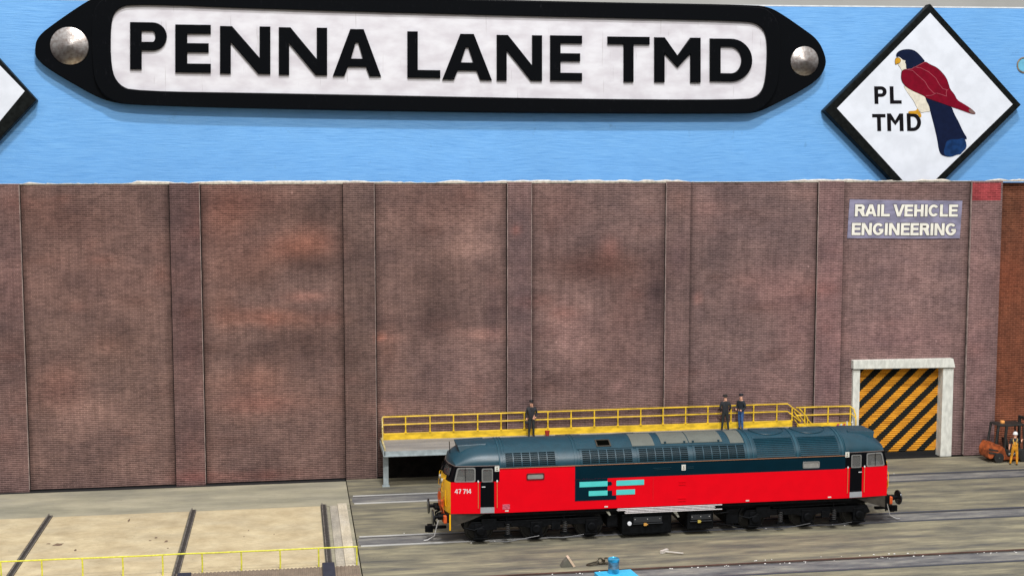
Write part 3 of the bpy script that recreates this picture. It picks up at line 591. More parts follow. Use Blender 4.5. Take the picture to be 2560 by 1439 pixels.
def grow(pts, k):
    cx = sum(p[0] for p in pts) / len(pts); cy = sum(p[1] for p in pts) / len(pts)
    return [(x + (x - cx) / max(1, math.hypot(x - cx, y - cy)) * k, y + (y - cy) / max(1, math.hypot(x - cx, y - cy)) * k) for x, y in pts]
bird('breast_outline', grow(breast, 4), OUT, 0); bird('breast', breast, CRE, 1)
bird('head_outline', grow(face, 3), OUT, 0.5); bird('tail', tail, NAVY, 2); bird('tail_patch', [(740, 1140), (800, 1115), (880, 1118), (940, 1098), (965, 1150), (970, 1210), (915, 1260), (905, 1283), (860, 1288), (800, 1312), (730, 1305), (710, 1250), (730, 1190)], MBL, 3)
bird('face', face, CRE, 2); bird('head', head, NAVY, 3)
bird('wing_outline', grow(body, 4), OUT, 3.5); bird('wing', body, CRIM, 4.5); bird('wing_tip', [(985, 792), (1010, 768), (1064, 815), (1060, 830), (1010, 823)], GREYT, 5.5)
bird('beak_outline', grow(beak, 4), OUT, 4); bird('beak', beak, GOLD, 5)
bird('foot', [(312, 808), (335, 799), (370, 798), (403, 793), (415, 770), (432, 788), (430, 800), (450, 815), (464, 850), (455, 874), (435, 865), (425, 842), (400, 830), (318, 828)], GOLD, 1.5)
def stroke(pts, w_):
    L_ = []; R_ = []
    for i, p in enumerate(pts):
        a = pts[max(i - 1, 0)]; b_ = pts[min(i + 1, len(pts) - 1)]; d = math.hypot(b_[0] - a[0], b_[1] - a[1]); n_ = (-(b_[1] - a[1]) / d * w_ / 2, (b_[0] - a[0]) / d * w_ / 2)
        L_.append((p[0] + n_[0], p[1] + n_[1])); R_.append((p[0] - n_[0], p[1] - n_[1]))
    return L_ + R_[::-1]
for pl in ([(300, 335), (360, 345), (420, 400), (500, 470), (540, 540), (600, 600), (640, 600), (745, 635)], [(375, 305), (450, 315), (540, 360), (620, 430), (660, 500), (700, 550), (760, 565)], [(285, 335), (350, 325), (420, 290), (500, 248)], [(510, 628), (570, 625), (630, 598)], [(742, 565), (738, 605), (745, 635)]):
    c_ = [(2200 + x / 4.497, 100 + y / 4.497) for x, y in stroke(pl, 6)]
    flat('wing_line', [[XZ(x, y, YD) for x, y in c_]], PINK, YD - .0605, .0018, dia)
TXT = pm('black print', (18, 16, 20), noise=.2)
for ch, xa, xb, ya, yb, s in (('P', 437, 530, 648, 780, 29), ('L', 553, 640, 648, 778, 29), ('T', 422, 522, 855, 983, 29), ('M', 533, 655, 851, 983, 29), ('D', 681, 787, 850, 983, 29)):
    gs = glyph(ch, xb - xa, yb - ya, s)
    flat('letter', [[XZ(2040 + (xa + a - .03 * b_) / 2.998, (yb - b_) / 2.998, YD) for a, b_ in c_] for c_ in gs], TXT, YD - .0365, .0018, dia)
# turquoise plug at the right edge
p = onY(2560, 163, YB); bm = B(); lathe(bm, [(.42, 0), (.42, -.03), (.36, -.05), (.34, .0), (.0, .0)], (p.x, YB - .003, p.z), 'y', 32, 0)
ringm = mat('chipped brown rim', srgb(140, 125, 110), .8, noise=.4, nscale=8)
pl = obj('hole_plug', bm, ringm, smooth=40); setp(pl, 'round turquoise plug with chipped brown rim in the blue board beside the bird diamond', 'plug')
bm = B(); lathe(bm, [(.345, 0), (.33, -.012), (.01, -.015)], (p.x, YB - .003, p.z), 'y', 32, 0); obj('plug_face', bm, mat('turquoise paint', srgb(110, 185, 215), .4, noise=.2), pl)

# hall behind
bm = B(); box(bm, -160, 200, 150, 151, -20, 120)
obj_ = obj('hall_wall', bm, mat('pale grey hall wall', srgb(238, 236, 228), .8, noise=.15, nscale=.05)); setp(obj_, None, None, None, 'structure')

# ------------------------------------------------------------------ ground
def ground_mat(name, ca, cb, cc, st=(.22, 1.3, 1), sc_=1.0, streak=.5):
    m = bpy.data.materials.new(name); m.use_nodes = True; t = m.node_tree; b = t.nodes['Principled BSDF']; N = t.nodes.new; L = t.links.new
    g = N('ShaderNodeNewGeometry'); mp = N('ShaderNodeMapping'); mp.inputs['Scale'].default_value = st; L(g.outputs['Position'], mp.inputs[0])
    n = N('ShaderNodeTexNoise'); n.inputs['Scale'].default_value = sc_; n.inputs['Detail'].default_value = 7; n.inputs['Roughness'].default_value = .62; L(mp.outputs[0], n.inputs['Vector'])
    r = N('ShaderNodeValToRGB'); e = r.color_ramp.elements; e[0].position = .32; e[0].color = (*ca, 1); e[1].position = .68; e[1].color = (*cc, 1); el = e.new(.5); el.color = (*cb, 1)
    L(n.outputs[0], r.inputs[0])
    mp2 = N('ShaderNodeMapping'); mp2.inputs['Scale'].default_value = (st[0] * 2.2, st[1] * 6, 1); L(g.outputs['Position'], mp2.inputs[0])
    n2 = N('ShaderNodeTexNoise'); n2.inputs['Scale'].default_value = sc_ * 2; n2.inputs['Detail'].default_value = 8; n2.inputs['Roughness'].default_value = .75; L(mp2.outputs[0], n2.inputs['Vector'])
    r2 = N('ShaderNodeMapRange'); r2.inputs['From Min'].default_value = .3; r2.inputs['From Max'].default_value = .7; r2.inputs['To Min'].default_value = 1 - streak; r2.inputs['To Max'].default_value = 1 + streak; L(n2.outputs[0], r2.inputs['Value'])
    mx = N('ShaderNodeMix'); mx.data_type = 'RGBA'; mx.blend_type = 'MULTIPLY'; mx.inputs[0].default_value = 1; L(r.outputs[0], mx.inputs[6]); L(r2.outputs[0], mx.inputs[7])
    # broad spilled staining
    n4 = N('ShaderNodeTexNoise'); n4.inputs['Scale'].default_value = .45; n4.inputs['Detail'].default_value = 6; n4.inputs['Roughness'].default_value = .65; mp4 = N('ShaderNodeMapping'); mp4.inputs['Scale'].default_value = (.6, 1.3, 1); L(g.outputs['Position'], mp4.inputs[0]); L(mp4.outputs[0], n4.inputs['Vector'])
    r4 = N('ShaderNodeValToRGB'); r4.color_ramp.elements[0].position = .36; r4.color_ramp.elements[0].color = (*[1 - streak * k for k in (1.0, .95, .8)], 1); r4.color_ramp.elements[1].position = .56; r4.color_ramp.elements[1].color = (1.04, 1.03, 1.0, 1); L(n4.outputs[0], r4.inputs[0])
    mx4 = N('ShaderNodeMix'); mx4.data_type = 'RGBA'; mx4.blend_type = 'MULTIPLY'; mx4.inputs[0].default_value = 1; L(mx.outputs[2], mx4.inputs[6]); L(r4.outputs[0], mx4.inputs[7])
    n5 = N('ShaderNodeTexNoise'); n5.inputs['Scale'].default_value = 9; n5.inputs['Detail'].default_value = 4; L(g.outputs['Position'], n5.inputs['Vector'])
    r5 = N('ShaderNodeMapRange'); r5.inputs['From Min'].default_value = .27; r5.inputs['From Max'].default_value = .33; r5.inputs['To Min'].default_value = .6; r5.inputs['To Max'].default_value = 1; L(n5.outputs[0], r5.inputs['Value'])
    mx5 = N('ShaderNodeMix'); mx5.data_type = 'RGBA'; mx5.blend_type = 'MULTIPLY'; mx5.inputs[0].default_value = 1; L(mx4.outputs[2], mx5.inputs[6]); L(r5.outputs[0], mx5.inputs[7]); mx = mx5
    L(mx.outputs[2], b.inputs['Base Color']); b.inputs['Roughness'].default_value = .75; b.inputs['Specular IOR Level'].default_value = .3
    bp = N('ShaderNodeBump'); bp.inputs['Strength'].default_value = .5; bp.inputs['Distance'].default_value = .03; L(n2.outputs[0], bp.inputs['Height']); L(bp.outputs[0], b.inputs['Normal'])
    return m
GR = ground_mat('streaky painted yard', srgb(92, 90, 86), srgb(126, 120, 102), srgb(158, 150, 124), st=(.25, 1.7, 1), streak=.34)
GRB = ground_mat('blue grey track infill', srgb(84, 84, 88), srgb(118, 116, 114), srgb(150, 146, 136), st=(.5, 2, 1), streak=.35)
bm = B(); box(bm, -12.66, 34, -22, 10.55, -.3, 0); box(bm, -12.66, 34, 10.55, 10.6, -.3, -.02)
setp(obj('ground', bm, GR), kind='structure')
BEI = ground_mat('grubby beige board', srgb(176, 158, 126), srgb(192, 175, 142), srgb(206, 190, 156), st=(.8, .8, 1), sc_=1.1, streak=.11)
GRL = ground_mat('grey green apron', srgb(140, 136, 118), srgb(158, 152, 132), srgb(176, 168, 146), st=(.3, 1, 1), sc_=.8, streak=.16)
bm = B(); box(bm, -34, -12.70, 5.86, 10.30, -.3, -.012); box(bm, -34, -12.7, -22, 5.86, -.3, -.05)
setp(obj('apron', bm, GRL), kind='structure')
# beige boards between the floor rails
LX = [-31.3, -25.40, -19.44, -13.86]
for i in range(3):
    bm = B(); box(bm, LX[i] + .15, LX[i + 1] - .13, -22, 5.82 - .0 * i, -.04, .012)
    o = obj('floor_board', bm, BEI, bevel=.01)
    setp(o, ['large beige floor board cut off by the left frame edge', 'beige floor board with dark scuffs between the left pair of floor rails', 'beige floor board nearest the grey yard'][i], 'board', 'beige boards between the floor rails')
GROOVE = mat('dark flangeway', (.05, .043, .038), .8, noise=.4, nscale=5)
for i, x in enumerate(LX[1:]):
    bm = B(); box(bm, x - .10, x + .09, -22, 6.15, -.04, .0); 
    tr = obj('floor_rail', bm, GROOVE)
    bm = B(); box(bm, x - .07, x - .02, -22, 6.15, .0, .07); box(bm, x + .10, x + .14, -22, 6.0, -.02, .05); obj('rail_head', bm, mat('dull rail', (.20, .18, .16), .5, .3, noise=.4, nscale=4), tr, bevel=.01)
    setp(tr, ['dark floor rail at the far left running towards the viewer', 'dark floor rail between the two large beige boards', 'dark floor rail beside the pale wooden strips'][i], 'rail', 'floor rails between the beige boards')
WOOD = ground_mat('pale wood strip', srgb(180, 168, 148), srgb(196, 184, 162), srgb(210, 200, 182), st=(3, .4, 1), sc_=1.2, streak=.2)
bm = B(); box(bm, -13.24, -12.84, -3.25, 6.1, -.04, .03); setp(obj('wood_strip', bm, WOOD, bevel=.008), 'pale planked wooden strip along the edge of the grey yard', 'strip')
WOOD2 = ground_mat('grey wood strip', srgb(150, 142, 130), srgb(168, 160, 146), srgb(182, 172, 156), st=(3, .4, 1), sc_=1.2, streak=.2)
bm = B(); box(bm, -13.58, -13.25, -3.25, 5.8, -.04, .015); setp(obj('wood_strip', bm, WOOD2, bevel=.008), 'greyer wooden strip beside the rightmost floor rail', 'strip')
# scuffs and stains with their own shape on the boards
SC = mat('dark scuff', srgb(120, 98, 78), .8, noise=.3)
rnd = random.Random(8)
bm = B()
for (x, y, rx, ry) in [(145, 1360, 15, 4), (188, 1374, 4, 3), (390, 1343, 5, 2), (415, 1352, 5, 3), (322, 1300, 3, 5), (621, 1325, 2, 1.5), (685, 1334, 2, 1.5), (610, 1340, 1.5, 2), (375, 1350, 4, 1.5), (420, 1369, 3, 1.5), (122, 1358, 7, 1.5)]:
    d = ray(x, y); p = CAM + d * ((.014 - CAM.z) / d.z); vs = []
    for k in range(10):
        a = 2 * math.pi * k / 10; q = rnd.uniform(.6, 1.15); vs.append(bm.verts.new((p.x + rx / 66 * q * math.cos(a), p.y + ry / 66 * 3.6 * q * math.sin(a), .0155)))
    bm.faces.new(vs)
setp(obj('floor_stains', bm, SC), kind='stuff')

def track(y0, y1, x0, x1, label, rusty=False, z=.0):
    t = thing('railway_track', ((x0 + x1) / 2, (y0 + y1) / 2, 0), label, 'track', 'inlaid railway tracks')
    bm = B(); box(bm, x0 - .06, x1, y0 + .17, y1 - .17, -.02, .006); obj('infill', bm, GRB, t)
    for y, sgn in ((y0, 1), (y1, -1)):
        bm = B(); box(bm, x0, x1, min(y + sgn * .04, y + sgn * .17), max(y + sgn * .04, y + sgn * .17), -.03, .004); obj('flangeway', bm, GROOVE, t)
        bm = B(); box(bm, x0, x1, y - .035, y + .035, -.02, .045); obj('rail', bm, RUST if rusty and sgn == -1 else RAILT, t, bevel=.008)
    return t
track(-.66, .66, -12.55, 34, 'inlaid yard track under the red locomotive')
track(5.95, 7.28, -12.5, 34, 'inlaid yard track between the locomotive and the platform')
track(-6.6, -5.25, -12.6, 34, 'rusty inlaid track along the bottom edge behind the turquoise stand', True)
# paint flecks and filler crumbs by the rails
bm = B(); rnd = random.Random(21)
for _ in range(80):
    if rnd.random() < .6: x, y = rnd.uniform(-6, 12.5), -5.42 + rnd.gauss(0, .07)
    elif rnd.random() < .5: x, y = rnd.uniform(2, 9), -5.0 + rnd.gauss(0, .04)
    else: x, y = rnd.uniform(-12, 14), rnd.choice([-.9, .9, 5.7, 7.5]) + rnd.gauss(0, .1)
    s_ = rnd.uniform(.008, .034); vs = [bm.verts.new((x + s_ * 1.6 * math.cos(a + rnd.uniform(-.4, .4)), y + s_ * math.sin(a), .02)) for a in (0, 1.2, 2.4, 3.8, 5)]
    top = bm.verts.new((x, y, .05)); 
    for k in range(5): bm.faces.new([vs[k], vs[(k + 1) % 5], top])
setp(obj('filler_crumbs', bm, mat('white filler', srgb(225, 220, 215), .8, noise=.1)), kind='stuff')

# ------------------------------------------------------------------ steel staging platform
ZD = 1.79
pf = thing('platform', (-1, 9.6, 0), 'long grey staging platform with yellow handrail behind the locomotive', 'platform')
DECK = ground_mat('worn grey deck', srgb(128, 124, 120), srgb(146, 141, 136), srgb(160, 155, 148), st=(.25, 2, 1), sc_=1, streak=.15)
GSTL = mat('light grey steel', srgb(158, 168, 170), .55, noise=.2, nscale=4)
bm = B(); box(bm, -10.95, 9.55, 8.36, 10.86, ZD - .06, ZD); obj('deck', bm, DECK, pf)
bm = B(); box(bm, -11.0, 9.55, 8.30, 8.35, ZD - .24, ZD - .012); box(bm, -11.0, 9.55, 8.22, 8.30, ZD - .24, ZD - .20); box(bm, -11.05, -10.96, 8.3, 10.86, ZD - .24, ZD - .012); obj('edge_beam', bm, GSTL, pf)
for x in (-10.9, -7.0, -2.9, 1.2, 5.3, 9.3):
    bm = B(); box(bm, x - .12, x + .12, 8.86, 9.02, 0.0, ZD - .06); box(bm, x - .17, x + .17, 8.8, 9.08, 0, .05); obj('leg', bm, GSTL, pf, bevel=.01)
bm = B(); box(bm, -10.9, 9.55, 10.80, 10.85, ZD - .02, ZD + .32); obj('toe_board', bm, YEL, pf, bevel=.008)
bm = B()
for z_ in (ZD + 1.11, ZD + .73): tube(bm, [(-10.88, 10.82, z_), (9.28, 10.82, z_ + .04), (10.0, 10.82, z_ - .50)], .034, 8)
bmv = B(); box(bmv, -10.72, 9.5, 10.62, 10.70, -.02, ZD - .08); obj('shade_panel', bmv, mat('black deck shade', (.010, .0085, .0075), .9, noise=.5, spec=.1), pf)  # black sheet added to paint in the shade below the deck
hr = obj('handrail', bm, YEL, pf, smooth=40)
for x in [-10.9, -9.81, -8.64, -7.51, -6.34, -5.2, -4.06, -2.9, -1.75, -.59, .59, 1.74, 2.87, 4.02, 5.16, 6.35, 7.52, 8.73, 9.53]:
    bm = B(); zt = ZD + (1.12 if x < 9.4 else .95); tube(bm, [(x, 10.82, ZD + .3), (x, 10.82, zt)], .035, 8); lathe(bm, [(.06, ZD + .3), (.06, ZD + .36), (.03, ZD + .37)], (x, 10.82, 0), 'z', 8); obj('rail_post', bm, YEL, pf, smooth=40)
# return rail at the left end
bm = B()
for z_ in (ZD + 1.11, ZD + .73): tube(bm, [(-10.9, 10.82, z_), (-10.95, 10.5, z_), (-10.98, 9.9, z_ - .05), (-10.98, 9.72, z_ - .3)], .03, 8)
tube(bm, [(-10.98, 9.72, ZD), (-10.98, 9.72, ZD + .75)], .03, 8)
obj('end_rail', bm, mat('cream yellow paint', srgb(222, 200, 130), .5, noise=.3, nscale=6), pf, smooth=40)
bm = B(); box(bm, -11.0, -10.93, 8.4, 10.8, ZD + .005, ZD + .12); obj('end_toe_board', bm, mat('cream board', srgb(205, 190, 140), .6, noise=.3, nscale=5), pf)
# lower landing and stair
ld = thing('stair_landing', (11.2, 10, 0), 'short lower landing with yellow railing beside the striped shutter', 'landing')
ZL = 1.42
bm = B(); box(bm, 9.85, 12.66, 9.0, 10.86, ZL - .08, ZL); obj('deck', bm, DECK, ld)
for x in (9.95, 12.5):
    for y in (9.1, 10.7):
        bm = B(); box(bm, x - .08, x + .08, y - .06, y + .06, 0, ZL - .08); obj('leg', bm, GSTL, ld)
bm = B(); box(bm, 9.80, 12.66, 10.80, 10.85, ZL, ZL + .50); obj('toe_board', bm, YEL, ld, bevel=.008)
bm = B()
tube(bm, [(9.72, 10.8, 2.74), (12.55, 10.8, 2.73), (12.72, 10.65, 2.6), (12.76, 10.5, 2.3), (12.76, 10.45, 2.0)], .036, 8)
tube(bm, [(9.72, 10.8, 2.34), (12.64, 10.8, 2.34), (12.76, 10.5, 2.2)], .034, 8); tube(bm, [(12.76, 10.45, ZL), (12.76, 10.45, 2.05)], .034, 8)
obj('handrail', bm, YEL, ld, smooth=40)
for x in (10.19, 11.42, 12.6):
    bm = B(); tube(bm, [(x, 10.8, ZL + .48), (x, 10.8, 2.74)], .036, 8); obj('rail_post', bm, YEL, ld, smooth=40)
bm = B()   # flight of steps from deck to landing with its little rails
for k in range(3): box(bm, 9.58 + k * .10, 9.68 + k * .10, 9.3, 10.7, ZL - .06, ZD - .1 - k * .1)
obj('steps', bm, DECK, ld)
bm = B()
tube(bm, [(9.30, 9.4, 3.02), (9.78, 9.4, 2.5), (9.80, 9.4, ZL)], .03, 8); tube(bm, [(9.35, 9.4, 2.62), (9.80, 9.4, 2.1)], .028, 8)
tube(bm, [(9.62, 10.8, 2.55), (9.98, 10.8, 2.05)], .03, 8); tube(bm, [(9.65, 10.8, 2.15), (10.0, 10.8, 1.7)], .026, 8); tube(bm, [(10.3, 10.86, 2.2), (10.62, 10.86, 1.85)], .026, 8)
obj('stair_rail', bm, YEL, ld, smooth=40)
bm = B()   # bits lying on the landing
for k in range(3): prism(bm, [(11.72 + k * .17, ZL + .28), (11.80 + k * .17, ZL + .28), (11.90 + k * .17, ZL + .48), (11.82 + k * .17, ZL + .48)], 10.5, 10.55, k % 2)
b1 = obj('barrier_board', bm, [mat('barrier red', srgb(200, 60, 80), .6, noise=.2), WHT]); setp(b1, 'small red and white striped barrier board lying on the lower landing', 'barrier')
bm = B(); box(bm, 12.2, 12.62, 10.3, 10.5, ZL + .26, ZL + .34); tube(bm, [(12.28, 10.4, ZL + .3), (12.26, 10.4, ZL + .62)], .035, 8); tube(bm, [(12.52, 10.4, ZL + .34), (12.60, 10.4, ZL + .45), (12.58, 10.4, ZL + .58), (12.48, 10.4, ZL + .56)], .03, 8)
box(bm, 12.18, 12.24, 10.35, 10.45, ZL, ZL + .3); box(bm, 12.56, 12.62, 10.35, 10.45, ZL, ZL + .3); box(bm, 12.3, 12.4, 10.36, 10.44, ZL, ZL + .27)
setp(obj('white_trolley', bm, WHT, bevel=.01), 'small white fitting with upright handles at the end of the lower landing', 'fitting')
# red bucket
bm = B(); lathe(bm, [(.085, 0), (.125, .26), (.135, .265), (.125, .27), (.11, .262), (.105, .22)], (-3.0, 10.45, ZD), 'z', 20)
bk = obj('bucket', bm, mat('red bucket', srgb(170, 50, 30), .5, noise=.25, nscale=6), smooth=40); setp(bk, 'small red bucket on the platform beside the standing driver', 'bucket')
bm = B(); lathe(bm, [(.103, .215), (.104, .225), (.01, .228)], (-3.0, 10.45, ZD), 'z', 20); obj('bucket_contents', bm, mat('pale sand', srgb(205, 160, 120), .9, noise=.2), bk)
bm = B(); tube(bm, [(-2.6, 10.5, ZD + .03), (-2.0, 10.55, ZD + .04), (-1.4, 10.45, ZD + .03)], .02, 6); tube(bm, [(.2, 10.3, ZD + .03), (.6, 10.2, ZD + .07), (.9, 10.35, ZD + .04), (1.1, 10.25, ZD + .06), (1.25, 10.4, ZD + .03)], .03, 6); tube(bm, [(.5, 10.35, ZD + .03), (1.0, 10.15, ZD + .05)], .025, 6)
setp(obj('loose_cable', bm, mat('grey cable', srgb(70, 66, 60), .6, noise=.3)), 'tangle of grey cable lying on the platform deck above the locomotive roof', 'cable')

# ------------------------------------------------------------------ locomotive
RED = mat('loco red', (.77, .0, .008), .42, noise=.04, nscale=2, spec=.12)
TEAL = mat('roof slate blue', srgb(14, 58, 72), .38, noise=.14, nscale=2.5, bump=.05, bscale=20, spec=.5)
DTEAL = mat('dark side blue', srgb(0, 32, 44), .4, noise=.08, nscale=2, spec=.1)
CABY = mat('cab yellow', srgb(240, 180, 0), .4, noise=.08, nscale=3)
CABK = mat('cab black', (.002, .0025, .004), .3, spec=.1)
CYAN = mat('turquoise bars', srgb(80, 205, 200), .45, noise=.05, nscale=3)
GLS = bpy.data.materials.new('cab glass'); GLS.use_nodes = True
_t = GLS.node_tree; _b = _t.nodes['Principled BSDF']; _b.inputs['Base Color'].default_value = (.30, .30, .29, 1); _b.inputs['Roughness'].default_value = .08; _b.inputs['Alpha'].default_value = .20; _b.inputs['Specular IOR Level'].default_value = .3
RIM = mat('silver window rim', srgb(150, 150, 148), .35, .5, noise=.1)
BEIGE = mat('cab interior beige', srgb(196, 184, 160), .7, noise=.15)
ORNG = mat('orange red fittings', srgb(205, 85, 30), .5, noise=.3, nscale=8)
lo = thing('diesel_locomotive', (0, 0, 0), 'red and slate blue diesel locomotive with yellow cab ends, numbered 47 714', 'locomotive')

ZB, ZW, ZC, ZK = 1.31, 2.53, 3.08, 3.20
def Lc(z): return 9.06 if z <= 2.55 else 9.06 - (z - 2.55) / .65 * .20
def half(x, z):
    a = max(0, abs(x) - 7.15); w_ = 1.38 - .17 * (a / 1.9) ** 1.5
    return w_ if z <= 2.9 else w_ - (z - 2.9) * .08
XS = [7.15, 7.36, 7.42, 7.84, 7.90, 8.10]
def shell(zs, bow=.24, inset=0):
    """rings of an outline per height; returns bmesh plus bookkeeping"""
    mids = [-4.13, 0, 4.0]
    VF = [-1, -.84, -.6, -.08, .08, .6, .84, 1]
    bm = B(); rings = []
    for z in zs:
        L_ = Lc(z); near = [-L_, -(8.1 + .84 * (L_ - 8.1))] + [-x for x in XS[::-1]] + mids + XS + [8.1 + .84 * (L_ - 8.1), L_]
        pts = [(x, -half(x, z)) for x in near]
        wE = half(L_, z)
        pts += [(L_ + bow * (1 - v * v), v * wE) for v in VF[1:-1]]
        pts += [(x, half(x, z)) for x in near[::-1]]
        pts += [(-L_ - bow * (1 - v * v), -v * wE) for v in VF[1:-1]]
        rings.append([bm.verts.new((x, y, z)) for x, y in pts])
    return bm, rings
zs = [1.31, 1.5, 2.0, 2.53, 2.57, 2.74, 3.00, 3.08]
bm, rg = shell(zs)
n = len(rg[0]); holes = 0
for j in range(len(zs) - 1):
    for k in range(n):
        a, b_, c_, d_ = rg[j][k], rg[j][(k + 1) % n], rg[j + 1][(k + 1) % n], rg[j + 1][k]
        cx = (a.co + b_.co + c_.co + d_.co) / 4; ax = abs(cx.x); z = cx.z; front = ax > 9.0 - max(0, z - 2.55) * .3 and abs(a.co.y) < 1.25 and abs(a.co.x) > 8.85 and abs(b_.co.x) > 8.85
        if front:
            mi = 2 if (z < 2.55 or (z < 2.74 and abs(cx.y) < .8)) else 3
            if z > 2.74 and .1 < abs(cx.y) < 1.0: continue
        elif ax > 7.15:
            mi = 0 if z < 2.55 else 3
            if 2.57 < z < 3.08 and (7.42 < ax < 7.84 or 8.10 < ax < 8.10 + .84 * (Lc(z) - 8.1) + .02 and abs(abs(a.co.x) - abs(b_.co.x)) > .4): continue
        else:
            mi = 0 if (z < 2.53 or cx.x < -4.13) else 1
            if 2.53 < z < 2.57 and cx.x > -4.13: mi = 1
        f = bm.faces.new([a, b_, c_, d_]); f.material_index = mi
f = bm.faces.new(rg[0][::-1]); f.material_index = 3
body = obj('body', bm, [RED, DTEAL, CABY, CABK], lo, smooth=30)
# cab heads above the main cantrail
for sgn in (-1, 1):
    bm = B(); r0 = []; 
    for z in (3.08, 3.14, ZK):
        L_ = Lc(z); pts = [(7.15, -half(7.15, z)), (8.1, -half(8.1, z)), (L_, -half(L_, z))] + [(L_ + .24 * (1 - v * v), v * half(L_, z)) for v in (-.84, -.6, -.08, .08, .6, .84)] + [(L_, half(L_, z)), (8.1, half(8.1, z)), (7.15, half(7.15, z))]
        r0.append([bm.verts.new((sgn * x, y, z)) for x, y in pts])
    for j in range(2):
        for k in range(len(r0[0]) - 1): bm.faces.new([r0[j][k], r0[j][k + 1], r0[j + 1][k + 1], r0[j + 1][k]])
    obj('cab_header', bm, CABK, lo, smooth=30)
# roof: elliptical profile between cantrails
def rp(x, th, off=0.0):
    """point on the roof skin: th 0 = near cantrail, 90 = crown, 180 = far cantrail"""
    ax = abs(x); s = math.sin(R(th)); c = math.cos(R(th))
    if ax <= 7.15: zb, wd, ht = ZC, 1.375, 3.98 - ZC
    else:
        u = (ax - 7.15) / (9.14 - 7.15); zb = ZC + (ZK - ZC) * min(1, u * 8); 
        wd = half(min(ax, 9.06), ZK); top = 3.98 - .10 * u - .70 * max(0, u) ** 5.5
        ht = top - zb
    n_ = Vector((0, -c / wd, s / ht)).normalized()
    return Vector((x, -wd * c, zb + ht * s)) + n_ * off
bm = B(); xs = [-7.15 + 14.3 * i / 60 for i in range(61)]; ths = [180 * k / 28 for k in range(29)]
V = [[bm.verts.new(rp(x, t_)) for t_ in ths] for x in xs]
for i in range(60):
    for k in range(28): bm.faces.new([V[i][k], V[i + 1][k], V[i + 1][k + 1], V[i][k + 1]])
roof = obj('roof', bm, TEAL, lo, smooth=30)
for sgn in (-1, 1):   # domed cab roofs
    bm = B(); V = []
    us = [0, .01, .1, .2, .3, .4, .5, .6, .68, .76, .82, .88, .93, .97, 1]
    for u in us:
        row = []
        for t_ in ths:
            s, c = math.sin(R(t_)), math.cos(R(t_))
            # each profile line sweeps out to the bowed, leaning front edge
            Lx = Lc(ZK) + .27 * (1 - c * c) - .10 * s * s
            x = 7.15 + (Lx - 7.15) * u; zb = ZC + (ZK - ZC) * min(1, u * 100)
            wd = half(7.15 + (Lc(ZK) + .0 - 7.15) * u, ZK) + .012
            top = (3.98 - ZC) - (zb - ZC); drop = .06 * u + .50 * max(0, (u - .15) / .85) ** 3.2
            row.append(bm.verts.new((sgn * x, -wd * c, zb + (top - drop) * s)))
        V.append(row)
    for i in range(len(us) - 1):
        for k in range(28): bm.faces.new([V[i][k], V[i + 1][k], V[i + 1][k + 1], V[i][k + 1]])
    # close the front down to the windscreen head
    lip = [bm.verts.new((sgn * (Lc(ZK) + .24 * (1 - math.cos(R(t_)) ** 2)), -half(Lc(ZK), ZK) * math.cos(R(t_)), ZK)) for t_ in ths]
    for k in range(28): bm.faces.new([V[-1][k], V[-1][k + 1], lip[k + 1], lip[k]])
    cr_ = obj('cab_roof', bm, TEAL, lo, smooth=35)
    # flat topped hood over the headcode
    bm = B(); prof = [(7.55, 3.93), (8.72, 3.89), (8.62, 3.58), (7.7, 3.66)]
    for yy in (1,): 
        a = [bm.verts.new((sgn * x, -.62 - (.10 if z < 3.8 else 0), z)) for x, z in prof]; b2 = [bm.verts.new((sgn * x, .62 + (.10 if z < 3.8 else 0), z)) for x, z in prof]
        bm.faces.new(a); bm.faces.new(b2[::-1])
        for k in range(4): bm.faces.new([a[k], a[(k + 1) % 4], b2[(k + 1) % 4], b2[k]])
    obj('roof_hood', bm, TEAL, cr_, bevel=.02)
    bm = B(); tube(bm, [(sgn * (Lc(ZK) + .10), -.15 if sgn < 0 else .5, 3.5), (sgn * (Lc(ZK) + .12), -.15 if sgn < 0 else .5, 3.97)], .016, 6); obj('aerial', bm, CABK, cr_)
    # pale line under the dome
    bm = B(); path = [(sgn * x, -half(x, ZK) - .008, ZK) for x in (7.15, 7.8, 8.4, Lc(ZK))] + [(sgn * (Lc(ZK) + .24 * (1 - v * v)), v * half(Lc(ZK), ZK) * 1.01, ZK) for v in (-.95, -.8, -.5, -.2, .2, .5, .8, .95)]
    tube(bm, path, .014, 6); obj('trim_line', bm, mat('brown grey line', srgb(120, 105, 100), .5, noise=.1), lo, smooth=40)
bm = B(); tube(bm, [(-7.15, -1.388, ZC + .005), (7.15, -1.388, ZC + .005)], .014, 6); obj('trim_line', bm, mat('orange line', srgb(165, 110, 70), .5, noise=.1), lo)

def roof_patch(bm, x0, x1, t0, t1, off, nx=2, ntt=8, mi=0, rim=True):
    V = [[bm.verts.new(rp(x0 + (x1 - x0) * i / nx, t0 + (t1 - t0) * k / ntt, off)) for k in range(ntt + 1)] for i in range(nx + 1)]
    for i in range(nx):
        for k in range(ntt):
            f = bm.faces.new([V[i][k], V[i + 1][k], V[i + 1][k + 1], V[i][k + 1]]); f.material_index = mi
    if rim:
        E_ = [V[i][0] for i in range(nx + 1)] + [V[nx][k] for k in range(1, ntt + 1)] + [V[i][ntt] for i in range(nx - 1, -1, -1)] + [V[0][k] for k in range(ntt - 1, 0, -1)]
        low = [bm.verts.new(v.co + (rp(v.co.x, 90, 0) * 0) + Vector((0, 0, 0)) - (Vector((0, v.co.y / 1.9, (v.co.z - ZC) / .96)).normalized() * (off + .01))) for v in E_]
        for k in range(len(E_)): bm.faces.new([E_[k], E_[(k + 1) % len(E_)], low[(k + 1) % len(E_)], low[k]])
